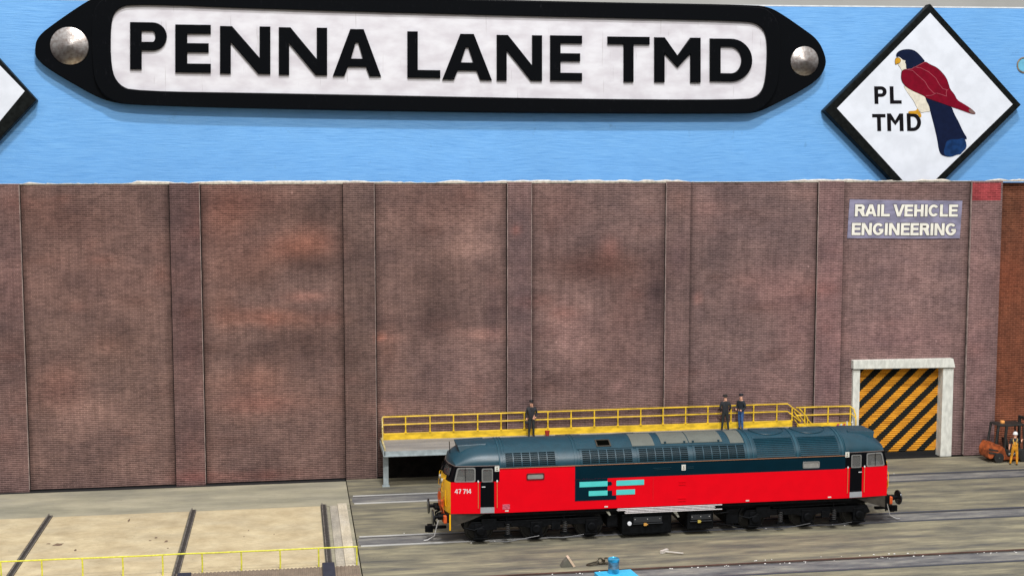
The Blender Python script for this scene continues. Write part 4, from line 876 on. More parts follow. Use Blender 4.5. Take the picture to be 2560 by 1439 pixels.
# raised ribs across the roof
RIBT = mat('roof rib', srgb(20, 66, 80), .4, noise=.1, nscale=4)
for x, w_, t0, t1 in ((-7.13, .05, 1, 179), (-7.0, .04, 1, 179), (-6.9, .02, 1, 179), (-4.12, .03, 1, 179), (-4.0, .02, 1, 179), (3.02, .10, 1, 179), (3.22, .05, 1, 179), (5.10, .10, 1, 120), (7.03, .10, 1, 179), (7.13, .05, 1, 179)):
    bm = B(); roof_patch(bm, x - w_ / 2, x + w_ / 2, t0, t1, .022, 1, 24); obj('roof_rib', bm, RIBT, roof, smooth=30)
# side grilles on the roof shoulder
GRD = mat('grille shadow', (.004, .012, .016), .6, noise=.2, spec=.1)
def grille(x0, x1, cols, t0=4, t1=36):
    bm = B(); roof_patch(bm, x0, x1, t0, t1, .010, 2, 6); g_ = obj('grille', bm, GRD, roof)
    bm = B(); h = 7
    for k in range(h + 1):
        tm = t0 + (t1 - t0) * k / h; roof_patch(bm, x0, x1, tm - .55, tm + .55, .028, 1, 1, rim=False)
    for k in range(cols + 1):
        xm = x0 + (x1 - x0) * k / cols; roof_patch(bm, xm - .018, xm + .018, t0, t1, .036, 1, 6, rim=False)
    md = obj('grille_bars', bm, TEAL, g_); 
    md.modifiers.new('thick', 'SOLIDIFY').thickness = .012
    bm = B(); roof_patch(bm, x0 - .06, x1 + .06, t1, t1 + 2, .03, 1, 1); roof_patch(bm, x0 - .06, x1 + .06, t0 - 2, t0, .03, 1, 1); roof_patch(bm, x0 - .07, x0, t0 - 2, t1 + 2, .031, 1, 6); roof_patch(bm, x1, x1 + .07, t0 - 2, t1 + 2, .031, 1, 6)
    obj('grille_frame', bm, TEAL, g_)
grille(-6.93, -4.90, 6); grille(-3.84, -1.78, 6); grille(-1.52, .52, 6); grille(.80, 2.88, 6)
# ledge line above grilles
bm = B(); roof_patch(bm, -4.0, 2.95, 39, 40.5, .04, 8, 1); obj('roof_ledge', bm, TEAL, roof)
# translucent panels
GPAN = mat('grey roof panel', srgb(98, 100, 92), .55, noise=.12, nscale=2)
for x0, x1, t0, t1 in ((-1.72, -.80, 43, 90), (-.50, .62, 47, 92), (.66, 2.05, 47, 92), (2.36, 2.93, 42, 92)):
    bm = B(); roof_patch(bm, x0, x1, t0, t1, .018, 2, 8); obj('roof_panel', bm, GPAN, roof, smooth=30)
    if x1 - x0 > 1:
        bm = B()
        for xx in (x0 + .12, x1 - .2):
            p = rp(xx, t0 + 2, .03); box(bm, xx, xx + .08, p.y - .03, p.y + .03, p.z - .02, p.z + .04)
        obj('panel_hinge', bm, TEAL, roof)
# exhaust opening
bm = B(); roof_patch(bm, -3.12, -2.62, 47, 64, .012, 1, 3); obj('exhaust_port', bm, mat('sooty hole', (.002, .002, .0015), .9, noise=.2, spec=.0), roof)
bm = B()
for (a, b2, t0, t1) in ((-3.16, -2.58, 64, 66), (-3.16, -2.58, 45, 47), (-3.17, -3.12, 45, 66), (-2.62, -2.57, 45, 66)): roof_patch(bm, a, b2, t0, t1, .03, 1, 2)
obj('exhaust_rim', bm, mat('rusty rim', srgb(60, 52, 40), .6, noise=.3), roof)
# slatted radiator doors
for x0, x1 in ((3.34, 5.02), (5.20, 6.92)):
    bm = B(); roof_patch(bm, x0, x1, 3, 60, .012, 2, 10); sh = obj('radiator_shutter', bm, TEAL, roof, smooth=30)
    bm = B()
    for k in range(11):
        tm = 4 + 46 * k / 10; a = rp(x0 + .04, tm, .014); 
        V4 = [bm.verts.new(rp(xx, tm + dt, of)) for xx, dt, of in ((x0 + .04, 3.0, .016), (x1 - .04, 3.0, .016), (x1 - .04, 0.3, .045), (x0 + .04, .3, .045), (x0 + .04, 0, .016), (x1 - .04, 0, .016))]
        bm.faces.new([V4[0], V4[1], V4[2], V4[3]]); bm.faces.new([V4[3], V4[2], V4[5], V4[4]])
    obj('slats', bm, TEAL, sh)
# round fan rings on the crown
for x in (4.2, 6.0):
    bm = B()
    for rr in (.62, .60, .3):
        pass
    pth = []
    for k in range(41):
        a = 2 * math.pi * k / 40; y = .62 * math.sin(a); th = math.degrees(math.acos(max(-1, min(1, -y / 1.375 * -1)))) if False else 90 + math.degrees(math.asin(y / 1.375))
        pth.append(rp(x + .72 * math.cos(a), th, .02))
    tube(bm, pth, .016, 6, cap=False); obj('fan_ring', bm, TEAL, roof, smooth=40)

# side details on the near side are mirrored on the far side as well
YS = -1.384
def plate(name_, pts, m, off=.004, th=.006, parent=None, far=True):
    bm = B(); prism(bm, pts, YS - off - th, YS - off + .004)
    if far: prism(bm, pts, -YS + off - .004, -YS + off + th)
    return obj(name_, bm, m, parent or lo)
def rect(x0, x1, z0, z1): return [(x0, z0), (x1, z0), (x1, z1), (x0, z1)]
plate('lower_logo_block', [(-4.13, 1.66), (-2.45, 1.66), (-2.45, 1.83), (-2.62, 1.83), (-2.62, 2.03), (-2.81, 2.03), (-2.81, 2.23), (-2.66, 2.24), (-2.62, 2.30), (-2.66, 2.39), (-2.81, 2.40), (-2.81, 2.5299), (-4.13, 2.5299)], DTEAL)
plate('logo_notch', [(-2.81, 1.855), (-2.66, 1.855), (-2.62, 1.90), (-2.62, 1.97), (-2.66, 2.02), (-2.81, 2.025)], DTEAL, .006)
for r_ in ((-3.95, -2.81, 2.215, 2.425), (-3.575, -2.81, 1.845, 2.045), (-2.45, -1.32, 2.215, 2.425), (-2.45, -1.69, 1.845, 2.045)):
    plate('logo_bar', rect(*r_), CYAN, .011)
# white warning labels and data marks
LBL = mat('white label', srgb(215, 215, 205), .5, noise=.12, nscale=20)
for r_ in ((-7.34, -7.16, 2.98, 3.19), (.22, .39, 2.74, 2.97), (7.13, 7.30, 3.02, 3.24)):
    p_ = plate('warning_label', rect(*r_), LBL, .022)
    bm = B(); cx_ = (r_[0] + r_[1]) / 2; cz_ = (r_[2] + r_[3]) / 2
    lathe(bm, [(.03, 0), (.03, -.004), (.0, -.004)], (cx_, YS - .028, cz_ + .03), 'y', 10); box(bm, cx_ - .04, cx_ + .04, YS - .032, YS - .028, cz_ - .07, cz_ - .03); obj('label_mark', bm, mat('label ink', srgb(120, 110, 90), .6), p_)
for x in (-6.86, -2.86, 3.0, 6.50): plate('data_mark', rect(x - .07, x + .07, 1.36, 1.41), LBL)
pq = mat('pink grey transfer', srgb(205, 90, 110), .5, noise=.5, nscale=22, stretch=(1, 1, 1))
plate('depot_plaque', rect(-7.03, -6.74, 1.45, 1.65), pq)
# engine-room windows
GREYW = mat('frosted window', srgb(142, 140, 134), .35, noise=.12, nscale=5)
for x0, x1, z0, z1 in ((-6.08, -5.36, 2.58, 2.85), (5.32, 6.04, 2.62, 2.90)):
    wv_ = flat('body_window', [rrect(rect(x0, x1, z0, z1)), rrect(rect(x0 + .045, x1 - .045, z0 + .045, z1 - .045))], mat('dark red rim', srgb(90, 12, 20), .4) if x0 < 0 else RIM, YS - .012, .012, lo, bevel=.004)
    flat('pane', [rrect(rect(x0 + .03, x1 - .03, z0 + .03, z1 - .03))], GREYW, YS - .005, .002, wv_)
# small bodyside vents
for r_ in ((.12, .40, 2.25, 2.29), (.12, .40, 2.15, 2.18), (.08, .42, 1.58, 1.62), (.08, .42, 1.48, 1.51)): plate('side_vent', rect(*r_), RED, .012)
for r_ in ((-.95, -.2, 2.86, 2.875), (-.9, -.25, 2.80, 2.812), (.45, .72, 2.86, 2.88), (.45, .72, 2.80, 2.815)): plate('side_vent', rect(*r_), TEAL, .01)
plate('panel_line', rect(-.95, -.935, 1.5, 2.5), mat('panel seam', (.62, .001, .008), .5)); 
# cab doors: inset black leaves with glazing, step plates and rails
for sgn in (-1, 1):
    x0, x1 = sorted((sgn * 7.36, sgn * 7.90))
    for ys in (-1, 1):
        dn = B(); xa, xb = x0, x1
        def yy(x): return ys * (half(x, 2) + .004)
        def yyt(x, z): return ys * (half(x, z) + .004)
        def panel(bm, xa, xb, za, zb, off, th=.01):
            vs = []
            for o_ in (off, off + th):
                vs.append([bm.verts.new((x, ys * (half(x, z) + o_), z)) for x, z in ((xa, za), (xb, za), (xb, zb), (xa, zb))])
            bm.faces.new(vs[0][::-1]); bm.faces.new(vs[1])
            for k in range(4): bm.faces.new([vs[0][k], vs[0][(k + 1) % 4], vs[1][(k + 1) % 4], vs[1][k]])
        panel(dn, x0, x1, 1.56, 2.56, .003)
        dr = obj('cab_door', dn, CABK, lo)
        bm = B(); panel(bm, x0, x1, 1.33, 1.555, .006, .03); obj('door_step', bm, mat('grey step plate', srgb(150, 154, 158), .5, noise=.1), dr)
        bm = B(); hx = sgn * 7.80 if sgn > 0 else -7.78
        panel(bm, hx - .07, hx + .07, 2.36, 2.39, .02, .015); obj('door_handle', bm, mat('white handle', (.75, .75, .75), .4), dr)
        # glazed light
        g0, g1 = sorted((sgn * 7.42, sgn * 7.84))
        fr = flat('door_window', [[(x, z) for x, z in rrect(rect(g0 - .01, g1 + .01, 2.56, 3.10))], [(x, z) for x, z in rrect(rect(g0 + .035, g1 - .035, 2.60, 3.06))]], RIM, ys * (half(7.6, 2.7) + .004), .010, dr)
        flat('pane', [rrect(rect(g0, g1, 2.57, 3.09))], GLS, ys * (half(7.6, 2.7) - .012), .003, fr)
        for hx in (sgn * 7.25, sgn * 7.99):
            bm = B(); y_ = ys * (half(hx, 2) + .05); tube(bm, [(hx, ys * half(hx, 2), 1.52), (hx, y_, 1.54), (hx, y_, 2.56), (hx, ys * half(hx, 2.5), 2.60)], .013, 6)
            obj('hand_rail', bm, mat('brass rail', srgb(215, 150, 90), .35, .4), lo, smooth=40)
            bm = B(); lathe(bm, [(.028, 2.56), (.034, 2.60), (.02, 2.64)], (hx, y_, 0), 'z', 8); obj('rail_knob', bm, mat('white knob', (.7, .7, .7), .4), lo)
        # cab side window, its outer edge leaning with the cab front
        def q(x, z): return (sgn * x, z)
        w0 = [q(8.09, 2.57), q(8.93, 2.57), q(8.80, 3.14), q(8.09, 3.14)]; w1 = [q(8.14, 2.62), q(8.86, 2.62), q(8.75, 3.09), q(8.14, 3.09)]
        fo = flat('cab_window', [rrect(w0, .09), rrect(w1, .07)], RIM, 0, .010, lo)
        fo2 = flat('pane', [rrect(w0, .09)], GLS, 0, .003, fo)
        bar = B(); box(bar, *sorted((sgn * 8.48, sgn * 8.50)), -.012, .012, 2.6, 3.12); ob = obj('window_bar', bar, CABK, fo)
        for o_ in (fo, fo2, ob):   # follow the taper of the cab side
            for v in o_.data.vertices: v.co.y = v.co.y + ys * (half(abs(v.co.x), max(v.co.z, 2.6)) + (.006 if o_ is not fo2 else -.012))
    # windscreens
    for s2 in (-1, 1):
        bm = B(); gl = B()
        def wp(v, z, o_=0): 
            L_ = Lc(z); return Vector((sgn * (L_ + .24 * (1 - v * v) + o_), v * half(L_, z), z))
        vv = [.09, .35, .6, .83]
        fr = [wp(s2 * v, 2.76, .012) for v in vv] + [wp(s2 * v, 3.13, .012) for v in vv[::-1]]
        tube(bm, fr + [fr[0]], .022, 6, cap=False); ws = obj('windscreen', bm, CABK, lo, smooth=40)
        a = [[gl.verts.new(wp(s2 * v, z, -.005)) for v in vv] for z in (2.75, 3.19)]
        for k in range(3): gl.faces.new([a[0][k], a[0][k + 1], a[1][k + 1], a[1][k]])
        obj('pane', gl, GLS, ws)
        bm = B(); tube(bm, [wp(s2 * .2, 2.72, .05), wp(s2 * .55, 3.0, .05)], .010, 6); obj('wiper', bm, CABK, lo)
    # cab interior
    bm = B(); xa, xb = sorted((sgn * 7.18, sgn * 7.22)); box(bm, xa, xb, -1.3, 1.3, 2.0, 3.18); xa, xb = sorted((sgn * 7.22, sgn * 8.8)); box(bm, xa, xb, -1.2, 1.2, 2.3, 2.36); obj('cab_interior', bm, BEIGE, lo)
    bm = B(); xa, xb = sorted((sgn * 8.45, sgn * 8.85)); box(bm, xa, xb, -1.0, -.1, 2.36, 2.70); box(bm, xa, xb, .1, 1.0, 2.36, 2.66); obj('control_desk', bm, mat('grey desk', srgb(120, 122, 115), .6, noise=.3, nscale=6), lo, bevel=.03)
    for y_ in (-.65, .65):
        bm = B(); xa, xb = sorted((sgn * 7.75, sgn * 8.12)); box(bm, xa, xb, y_ - .22, y_ + .22, 2.5, 2.6); xa, xb = sorted((sgn * 7.72, sgn * 7.79)); box(bm, xa, xb, y_ - .22, y_ + .22, 2.55, 3.05); obj('driver_seat', bm, mat('black seat', (.02, .02, .022), .6), lo, bevel=.03)
    # nose details: yellow lamp ledge, handrails, orange-red pipes, headlamp
    def fp(v, z, o_=0): return wp(v, z, o_)
    bm = B()
    for v in (-.55, .55): tube(bm, [fp(v, 2.62, .02), fp(v, 2.6, .07), fp(v * .8, 2.1, .09), fp(v * .8, 2.05, .03)], .014, 6)
    tube(bm, [fp(-.78, 2.25, .02), fp(-.78, 2.2, .08), fp(-.78, 1.6, .08), fp(-.78, 1.55, .02)], .014, 6)
    obj('nose_rails', bm, CABY, lo, smooth=40)
    bm = B(); 
    for v, z in ((-.30, 2.45), (.30, 2.45)):
        p = fp(v, z, .0); lathe(bm, [(.10, -.02 * sgn), (.10, .06 * sgn), (.07, .075 * sgn)], p, 'x', 16)
    obj('headlight', bm, mat('lamp lens', (.30, .28, .22), .3), lo, smooth=40)
    bm = B(); p = fp(-.45, 2.0, .02); xa, xb = sorted((p.x, p.x + sgn * .10)); box(bm, xa, xb, -.68, -.46, 1.45, 1.72); box(bm, xa, xb, .3, .55, 1.5, 1.8); obj('jumper_box', bm, ORNG, lo, bevel=.03)
    bm = B()
    for v, z0 in ((-.62, 1.9), (-.4, 2.3), (-.2, 2.1), (.2, 2.0)): tube(bm, [fp(v, z0, .06), fp(v * .95, z0 - .25, .12), fp(v * .9, 1.5, .10), fp(v, 1.15, .05)], .015, 6)
    obj('brake_pipes', bm, ORNG, lo, smooth=40)
    # buffer beam, valance and buffers
    xe = sgn * 9.05
    bm = B(); xa, xb = sorted((sgn * 8.85, sgn * 9.22)); box(bm, xa, xb, -1.2, 1.2, .95, 1.30); obj('buffer_beam', bm, BLK, lo, bevel=.03)
    bm = B(); xa, xb = sorted((sgn * 9.0, sgn * 9.12)); box(bm, xa - .0, xa + .06, -1.25, -1.21, .66, 1.29); obj('lamp_bracket', bm, CABY if sgn < 0 else BLK, lo)
    bm = B(); xa, xb = sorted((sgn * 9.2, sgn * 9.34)); box(bm, xa, xb, -.75, -.45, .86, 1.12); box(bm, xa, xb, -1.22, -1.02, .92, 1.24); obj('pipe_cocks', bm, ORNG, lo, bevel=.04)
    VAL = mat('grimy valance', srgb(56, 50, 42), .7, noise=.4, nscale=4)
    bm = B(); prism(bm, [(sgn * 9.06, 1.31), (sgn * 7.55, 1.31), (sgn * 8.3, 1.02), (sgn * 9.04, .80)], -1.22, -1.10); prism(bm, [(sgn * 9.06, 1.31), (sgn * 7.55, 1.31), (sgn * 8.3, 1.02), (sgn * 9.04, .80)], 1.10, 1.22); obj('valance', bm, VAL, lo)
    for y_ in (-.87, .87):
        bm = B(); lathe(bm, [(.17, 9.18 * sgn), (.17, 9.24 * sgn), (.12, 9.26 * sgn), (.12, 9.52 * sgn), (.07, 9.53 * sgn), (.07, 9.70 * sgn)], (0, y_, 1.12), 'x', 20)
        bf = obj('buffer', bm, BLK, lo, smooth=40)
        bm = B(); lathe(bm, [(.05, 9.68 * sgn), (.31, 9.70 * sgn), (.32, 9.73 * sgn), (.30, 9.76 * sgn), (.01, 9.79 * sgn)], (0, 0, 0), 'x', 24)
        for v in bm.verts: v.co = Vector((v.co.x, y_ + v.co.y * 1.1, 1.12 + v.co.z * .95))
        obj('buffer_head', bm, mat('greasy buffer', (.02, .02, .022), .22, .3), bf, smooth=40)
    # model coupling and hoses
    bm = B(); xa, xb = sorted((sgn * 9.1, sgn * 9.72)); box(bm, xa, xb, -.09, .09, .42, .52); xa, xb = sorted((sgn * 9.66, sgn * 9.86)); box(bm, xa, xb, -.30, .12, .34, .60); box(bm, *sorted((sgn * 9.70, sgn * 9.98)), -.32, -.20, .36, .62); obj('coupling', bm, BLK, lo, bevel=.02)
    bm = B(); tube(bm, [(sgn * 9.2, -.35, 1.0), (sgn * 9.45, -.36, .85), (sgn * 9.55, -.36, .5), (sgn * 9.62, -.37, .22), (sgn * 9.9, -.4, .08), (sgn * 10.05, -.42, .07)], .022, 8)
    obj('brake_hose', bm, STEEL, lo, smooth=40)
    bm = B(); tube(bm, [(sgn * 9.2, -.15, 1.1), (sgn * 9.45, -.1, 1.05), (sgn * 9.6, -.05, .8), (sgn * 9.5, 0, .6)], .05, 8); tube(bm, [(sgn * 9.2, .3, 1.15), (sgn * 9.5, .3, 1.0), (sgn * 9.52, .3, .7)], .045, 8); tube(bm, [(sgn * 9.2, .1, 1.2), (sgn * 9.55, .1, 1.25)], .09, 10); obj('coupling_hoses', bm, BLK, lo, smooth=40)
# chrome glint bar
# running number
NUM = mat('white numerals', srgb(225, 215, 215), .5)
nb = B()
for ch, xa, xb in (('4', -8.90, -8.775), ('7', -8.755, -8.65), ('7', -8.58, -8.47), ('1', -8.455, -8.40), ('4', -8.385, -8.26)):
    o = flat('tmp', [[(xa + a, 2.115 + b_) for a, b_ in c_] for c_ in glyph(ch, xb - xa, .185, .032)], NUM, 0, .003); nb.from_mesh(o.data); bpy.data.objects.remove(o)
for v in nb.verts: v.co.y += -(half(v.co.x, 2) + .006)
obj('running_number', nb, NUM, lo)

# running gear
def bogie(xc):
    bm = B(); prism(bm, [(xc - 2.75, .62), (xc - 2.6, .92), (xc + 2.6, .92), (xc + 2.75, .62), (xc + 2.4, .52), (xc + 1.9, .66), (xc + .5, .66), (xc, .50), (xc - .5, .66), (xc - 1.9, .66), (xc - 2.4, .52)], -1.16, -1.04)
    prism(bm, [(xc - 2.75, .62), (xc - 2.6, .92), (xc + 2.6, .92), (xc + 2.75, .62), (xc - 2.4, .52)], 1.04, 1.16); box(bm, xc - 2.4, xc + 2.4, -1.0, 1.0, .62, .86)
    bg_ = obj('bogie', bm, BLK, lo, bevel=.02)
    for dx in (-2.23, 0, 2.23):
        x = xc + dx
        for y_ in (-1, 1):
            bm = B(); lathe(bm, [(.60, y_ * .60), (.60, y_ * .63), (.55, y_ * .65), (.55, y_ * .74), (.50, y_ * .75), (.48, y_ * .71), (.18, y_ * .72), (.16, y_ * .78), (.01, y_ * .78)], (x, 0, .55), 'x' if False else 'y', 32)
            obj('wheel', bm, mat('black wheel', (.02, .02, .02), .4, .4) if y_ < 0 and dx == -2.23 and xc < 0 else WHL, bg_, smooth=40)
            bm = B(); box(bm, x - .24, x + .24, y_ * 1.1 - .10, y_ * 1.1 + .10, .30, .84); lathe(bm, [(.17, y_ * 1.19), (.17, y_ * 1.26), (.12, y_ * 1.28), (.01, y_ * 1.28)], (x, 0, .56), 'y', 16); box(bm, x - .30, x + .30, y_ * 1.14 - .06, y_ * 1.14 + .06, .22, .28); obj('axlebox', bm, BLK, bg_, bevel=.02)
    for dx in (-1.15, 1.15):
        for y_ in (-1.18, 1.18):
            bm = B(); pth = [(xc + dx + .09 * math.cos(k * .9), y_ + .09 * math.sin(k * .9), .36 + k * .011) for k in range(44)]; tube(bm, pth, .017, 6); obj('coil_spring', bm, SPR, bg_, smooth=60)
            bm = B(); box(bm, xc + dx - .16, xc + dx + .16, y_ - .1, y_ + .1, .30, .36); box(bm, xc + dx - .14, xc + dx + .14, y_ - .1, y_ + .1, .84, .90); tube(bm, [(xc + dx - .05 * 1, y_ - .06, .9), (xc + dx - .05, y_ - .06, 1.12)], .02, 6); obj('spring_seat', bm, BLK, bg_)
    bm = B(); tube(bm, [(xc - 1.9, -1.27, .14), (xc - 1.2, -1.30, .12), (xc - .6, -1.29, .20), (xc + .1, -1.28, .30)], .018, 6); tube(bm, [(xc + .4, -1.28, .22), (xc + 1.1, -1.3, .18), (xc + 1.9, -1.28, .27)], .018, 6)
    obj('brake_rods', bm, SPR, bg_, smooth=40)
    bm = B(); box(bm, xc - 2.2, xc - 1.6, -1.22, -1.14, .60, 1.04); box(bm, xc + .6, xc + .95, -1.24, -1.14, .5, .78); tube(bm, [(xc - 1.5, -1.2, 1.0), (xc + 1.6, -1.2, 1.04)], .02, 6); tube(bm, [(xc - 2.9, -1.1, .7), (xc - 2.5, -1.24, .62), (xc - 2.1, -1.2, .75)], .03, 6)
    obj('brake_cylinder', bm, BLK, bg_, bevel=.015)
WHL = mat('black wheel', (.02, .02, .02), .4, .4); SPR = mat('grey spring steel', (.06, .06, .062), .4, .5)
bogie(-5.64); bogie(5.64)
bm = B(); box(bm, -8.6, 8.6, -1.05, 1.05, 1.0, 1.30); box(bm, -8.4, 8.4, -.35, .35, .75, 1.0); obj('chassis', bm, BLK, lo)
# skirt shadow strip and solebar
bm = B(); box(bm, -7.5, 7.5, -1.30, -1.18, 1.17, 1.30); box(bm, -7.5, 7.5, 1.18, 1.30, 1.17, 1.30); obj('solebar', bm, BLK, lo)
# tanks and battery boxes
bm = B(); box(bm, -2.18, -.12, -1.28, 1.28, .16, 1.0); tk = obj('fuel_tank', bm, BLK, lo, bevel=.06)
bm = B(); box(bm, -1.72, -.55, -1.34, -1.285, .66, .88); box(bm, -1.75, -.52, -1.36, -1.285, .60, .63); obj('tank_door', bm, mat('box door grey', (.022, .024, .028), .35), tk, bevel=.008)
bm = B(); box(bm, .52, 1.62, -1.28, 1.28, .26, .98); bb = obj('battery_box', bm, BLK, lo, bevel=.05)
bm = B(); box(bm, .66, 1.50, -1.34, -1.285, .68, .88); box(bm, .62, 1.54, -1.36, -1.285, .60, .63); obj('box_door', bm, mat('box door grey', (.022, .024, .028), .35), bb, bevel=.008)
bm = B(); lathe(bm, [(.085, -1.28), (.085, -1.33), (.07, -1.34), (.01, -1.34)], (-1.88, 0, .63), 'y', 20); obj('fuel_gauge', bm, mat('white dial', (.75, .76, .8), .3), tk)
bm = B(); box(bm, -1.31, -1.19, -1.40, -1.345, .54, .64); box(bm, -1.19, -1.14, -1.40, -1.36, .575, .605); obj('filler_cock', bm, mat('ochre cock', srgb(205, 150, 70), .5), tk)
bm = B(); box(bm, .93, 1.04, -1.40, -1.345, .56, .66); box(bm, 1.04, 1.07, -1.40, -1.36, .60, .64); obj('filler_cock', bm, mat('ochre cock', srgb(190, 170, 80), .5), bb)
for par, xs_ in ((tk, (-1.66, -1.15, -.64)), (bb, (.70, 1.06, 1.42))):
    bm = B()
    for x in xs_: lathe(bm, [(.018, -1.34), (.018, -1.355), (.001, -1.356)], (x, 0, .80), 'y', 8)
    obj('door_studs', bm, STEEL, par)
PB = mat('pale grey bracket', srgb(170, 168, 155), .6, noise=.15)
for x, z in ((-2.85, 1.28), (-.02, 1.08)):
    bm = B(); prism(bm, [(x - .1, z), (x + .08, z), (x + .22, z - .28), (x + .16, z - .30)], -1.25, -1.2); obj('bracket', bm, PB, lo)
bm = B(); box(bm, 2.2, 2.75, -1.1, 1.1, .35, 1.0); box(bm, -2.75, -2.3, -1.1, 1.1, .45, 1.0); tube(bm, [(1.75, -1.2, .45), (2.9, -1.15, .25)], .03, 6); tube(bm, [(1.7, -1.2, .85), (2.3, -1.2, .9)], .03, 6); obj('air_reservoir', bm, BLK, lo, bevel=.05)
bm = B()
yp = -1.43
for i_, (x0, x1, z) in enumerate(((-2.40, 1.92, 1.275), (-2.40, 1.6, 1.215), (-2.08, 1.6, 1.155), (-2.08, 1.92, 1.095))): tube(bm, [(x0, yp, z), (x1, yp, z)], .021, 8)
for (x, za, zb) in ((-2.40, 1.215, 1.275), (-2.08, 1.095, 1.155), (1.60, 1.155, 1.215)):
    s_ = 1 if x > 0 else -1; tube(bm, [(x, yp, za), (x + s_ * .03, yp, (za + zb) / 2), (x, yp, zb)], .021, 8)
for x in (-2.0, -1.1, -.2, .7, 1.5): tube(bm, [(x, yp - .01, 1.09), (x, yp - .01, 1.30)], .011, 6); 
for x in (-1.9, -.2, 1.4): tube(bm, [(x, yp, 1.2), (x, -1.2, 1.2)], .015, 6)
obj('coolant_pipes', bm, mat('white pipe', srgb(212, 205, 205), .4, .2, noise=.12, nscale=8), lo, smooth=40)

# ------------------------------------------------------------------ people
SKIN = mat('painted skin', srgb(228, 172, 142), .6, noise=.1)
def person(loc, face_deg, mats, joints, radii, bones, label, cat='person', scale=1.0, cap=None, lean=0):
    """joints: dict name->(x,y,z), x = figure's left/right, y = forward (-y faces viewer)"""
    names = list(joints); me = bpy.data.meshes.new('person')
    me.from_pydata([joints[n_] for n_ in names], [(names.index(a), names.index(b_)) for a, b_, _ in bones], [])
    o = bpy.data.objects.new('tmp', me); COL.objects.link(o)
    md = o.modifiers.new('s', 'SKIN'); md.use_smooth_shade = True
    for i, n_ in enumerate(names):
        sv = me.skin_vertices[0].data[i]; r_ = radii[n_]; sv.radius = r_ if isinstance(r_, tuple) else (r_, r_); sv.use_root = (n_ == 'pelvis')
    o.modifiers.new('u', 'SUBSURF').levels = 2
    dg = bpy.context.evaluated_depsgraph_get(); dg.update(); m2 = bpy.data.meshes.new_from_object(o.evaluated_get(dg)); bpy.data.objects.remove(o)
    m2.materials.clear()
    for m_ in mats: m2.materials.append(m_)
    segs = [(Vector(joints[a]), Vector(joints[b_]), mi) for a, b_, mi in bones]
    for p_ in m2.polygons:
        c_ = p_.center; best = min(segs, key=lambda s_: _dseg(c_, s_[0], s_[1])); p_.material_index = best[2]
    m2.name = 'person'; ob = link('person', m2); ob.location = loc; ob.rotation_euler = (0, 0, R(face_deg)); ob.scale = (scale,) * 3
    setp(ob, label, cat)
    return ob
def _dseg(p, a, b_):
    d = b_ - a; t_ = max(0, min(1, (p - a).dot(d) / max(d.length_squared, 1e-9))); return (p - a - d * t_).length
def figure(arms, legs, coat=False):
    """joints for a 1.7 m figure facing -y"""
    J = dict(pelvis=(0, 0, .92), belly=(0, .0, 1.08), chest=(0, 0, 1.28), neck=(0, .01, 1.46), chin=(0, -.015, 1.54), head=(0, -.01, 1.66))
    Rr = dict(pelvis=(.15, .11), belly=(.15, .11), chest=(.18, .12), neck=.055, chin=.075, head=.095)
    Bn = [('pelvis', 'belly', 0), ('belly', 'chest', 0), ('chest', 'neck', 0), ('neck', 'chin', 2), ('chin', 'head', 2)]
    for s_, nm in ((-1, 'R'), (1, 'L')):
        el, wr, ha = arms[nm]; kn, an, to = legs[nm]
        J.update({nm + 'sh': (s_ * .19, 0, 1.38), nm + 'el': el, nm + 'wr': wr, nm + 'ha': ha, nm + 'hip': (s_ * .09, 0, .86), nm + 'kn': kn, nm + 'an': an, nm + 'to': to})
        Rr.update({nm + 'sh': .075, nm + 'el': .055, nm + 'wr': .04, nm + 'ha': .04, nm + 'hip': .095, nm + 'kn': .07, nm + 'an': .055, nm + 'to': .042})
        Bn += [('chest', nm + 'sh', 0), (nm + 'sh', nm + 'el', 0), (nm + 'el', nm + 'wr', 0), (nm + 'wr', nm + 'ha', 2), ('pelvis', nm + 'hip', 1), (nm + 'hip', nm + 'kn', 1), (nm + 'kn', nm + 'an', 1), (nm + 'an', nm + 'to', 3)]
    return J, Rr, Bn
def cap_mesh(par, m, kind='cap'):
    bm = B()
    if kind == 'cap':
        lathe(bm, [(.095, 1.70), (.10, 1.73), (.115, 1.765), (.10, 1.785), (.01, 1.79)], (0, 0, 0), 'z', 20); box(bm, -.06, .06, -.16, -.08, 1.695, 1.71)
    elif kind == 'beret':
        lathe(bm, [(.10, 1.69), (.125, 1.72), (.12, 1.765), (.07, 1.79), (.01, 1.795)], (.01, .01, 0), 'z', 20)
    else:
        lathe(bm, [(.135, 1.665), (.12, 1.68), (.118, 1.73), (.095, 1.78), (.05, 1.81), (.01, 1.815)], (0, 0, 0), 'z', 24); box(bm, -.07, .07, -.17, -.10, 1.665, 1.68)
    return obj('hard_hat' if kind == 'helmet' else 'cap', bm, m, par, smooth=40)
def face_bits(par, beard=None):
    bm = B(); lathe(bm, [(.012, 0), (.02, .03), (.001, .05)], (0, -.105, 1.60), 'z', 8); obj('nose', bm, SKIN, par, smooth=60)
    bm = B()
    for s_ in (-1, 1): box(bm, s_ * .035 - .012, s_ * .035 + .012, -.107, -.095, 1.655, 1.667)
    box(bm, -.025, .025, -.098, -.088, 1.568, 1.576); obj('eyes_and_mouth', bm, mat('dark features', (.05, .02, .015), .6), par)
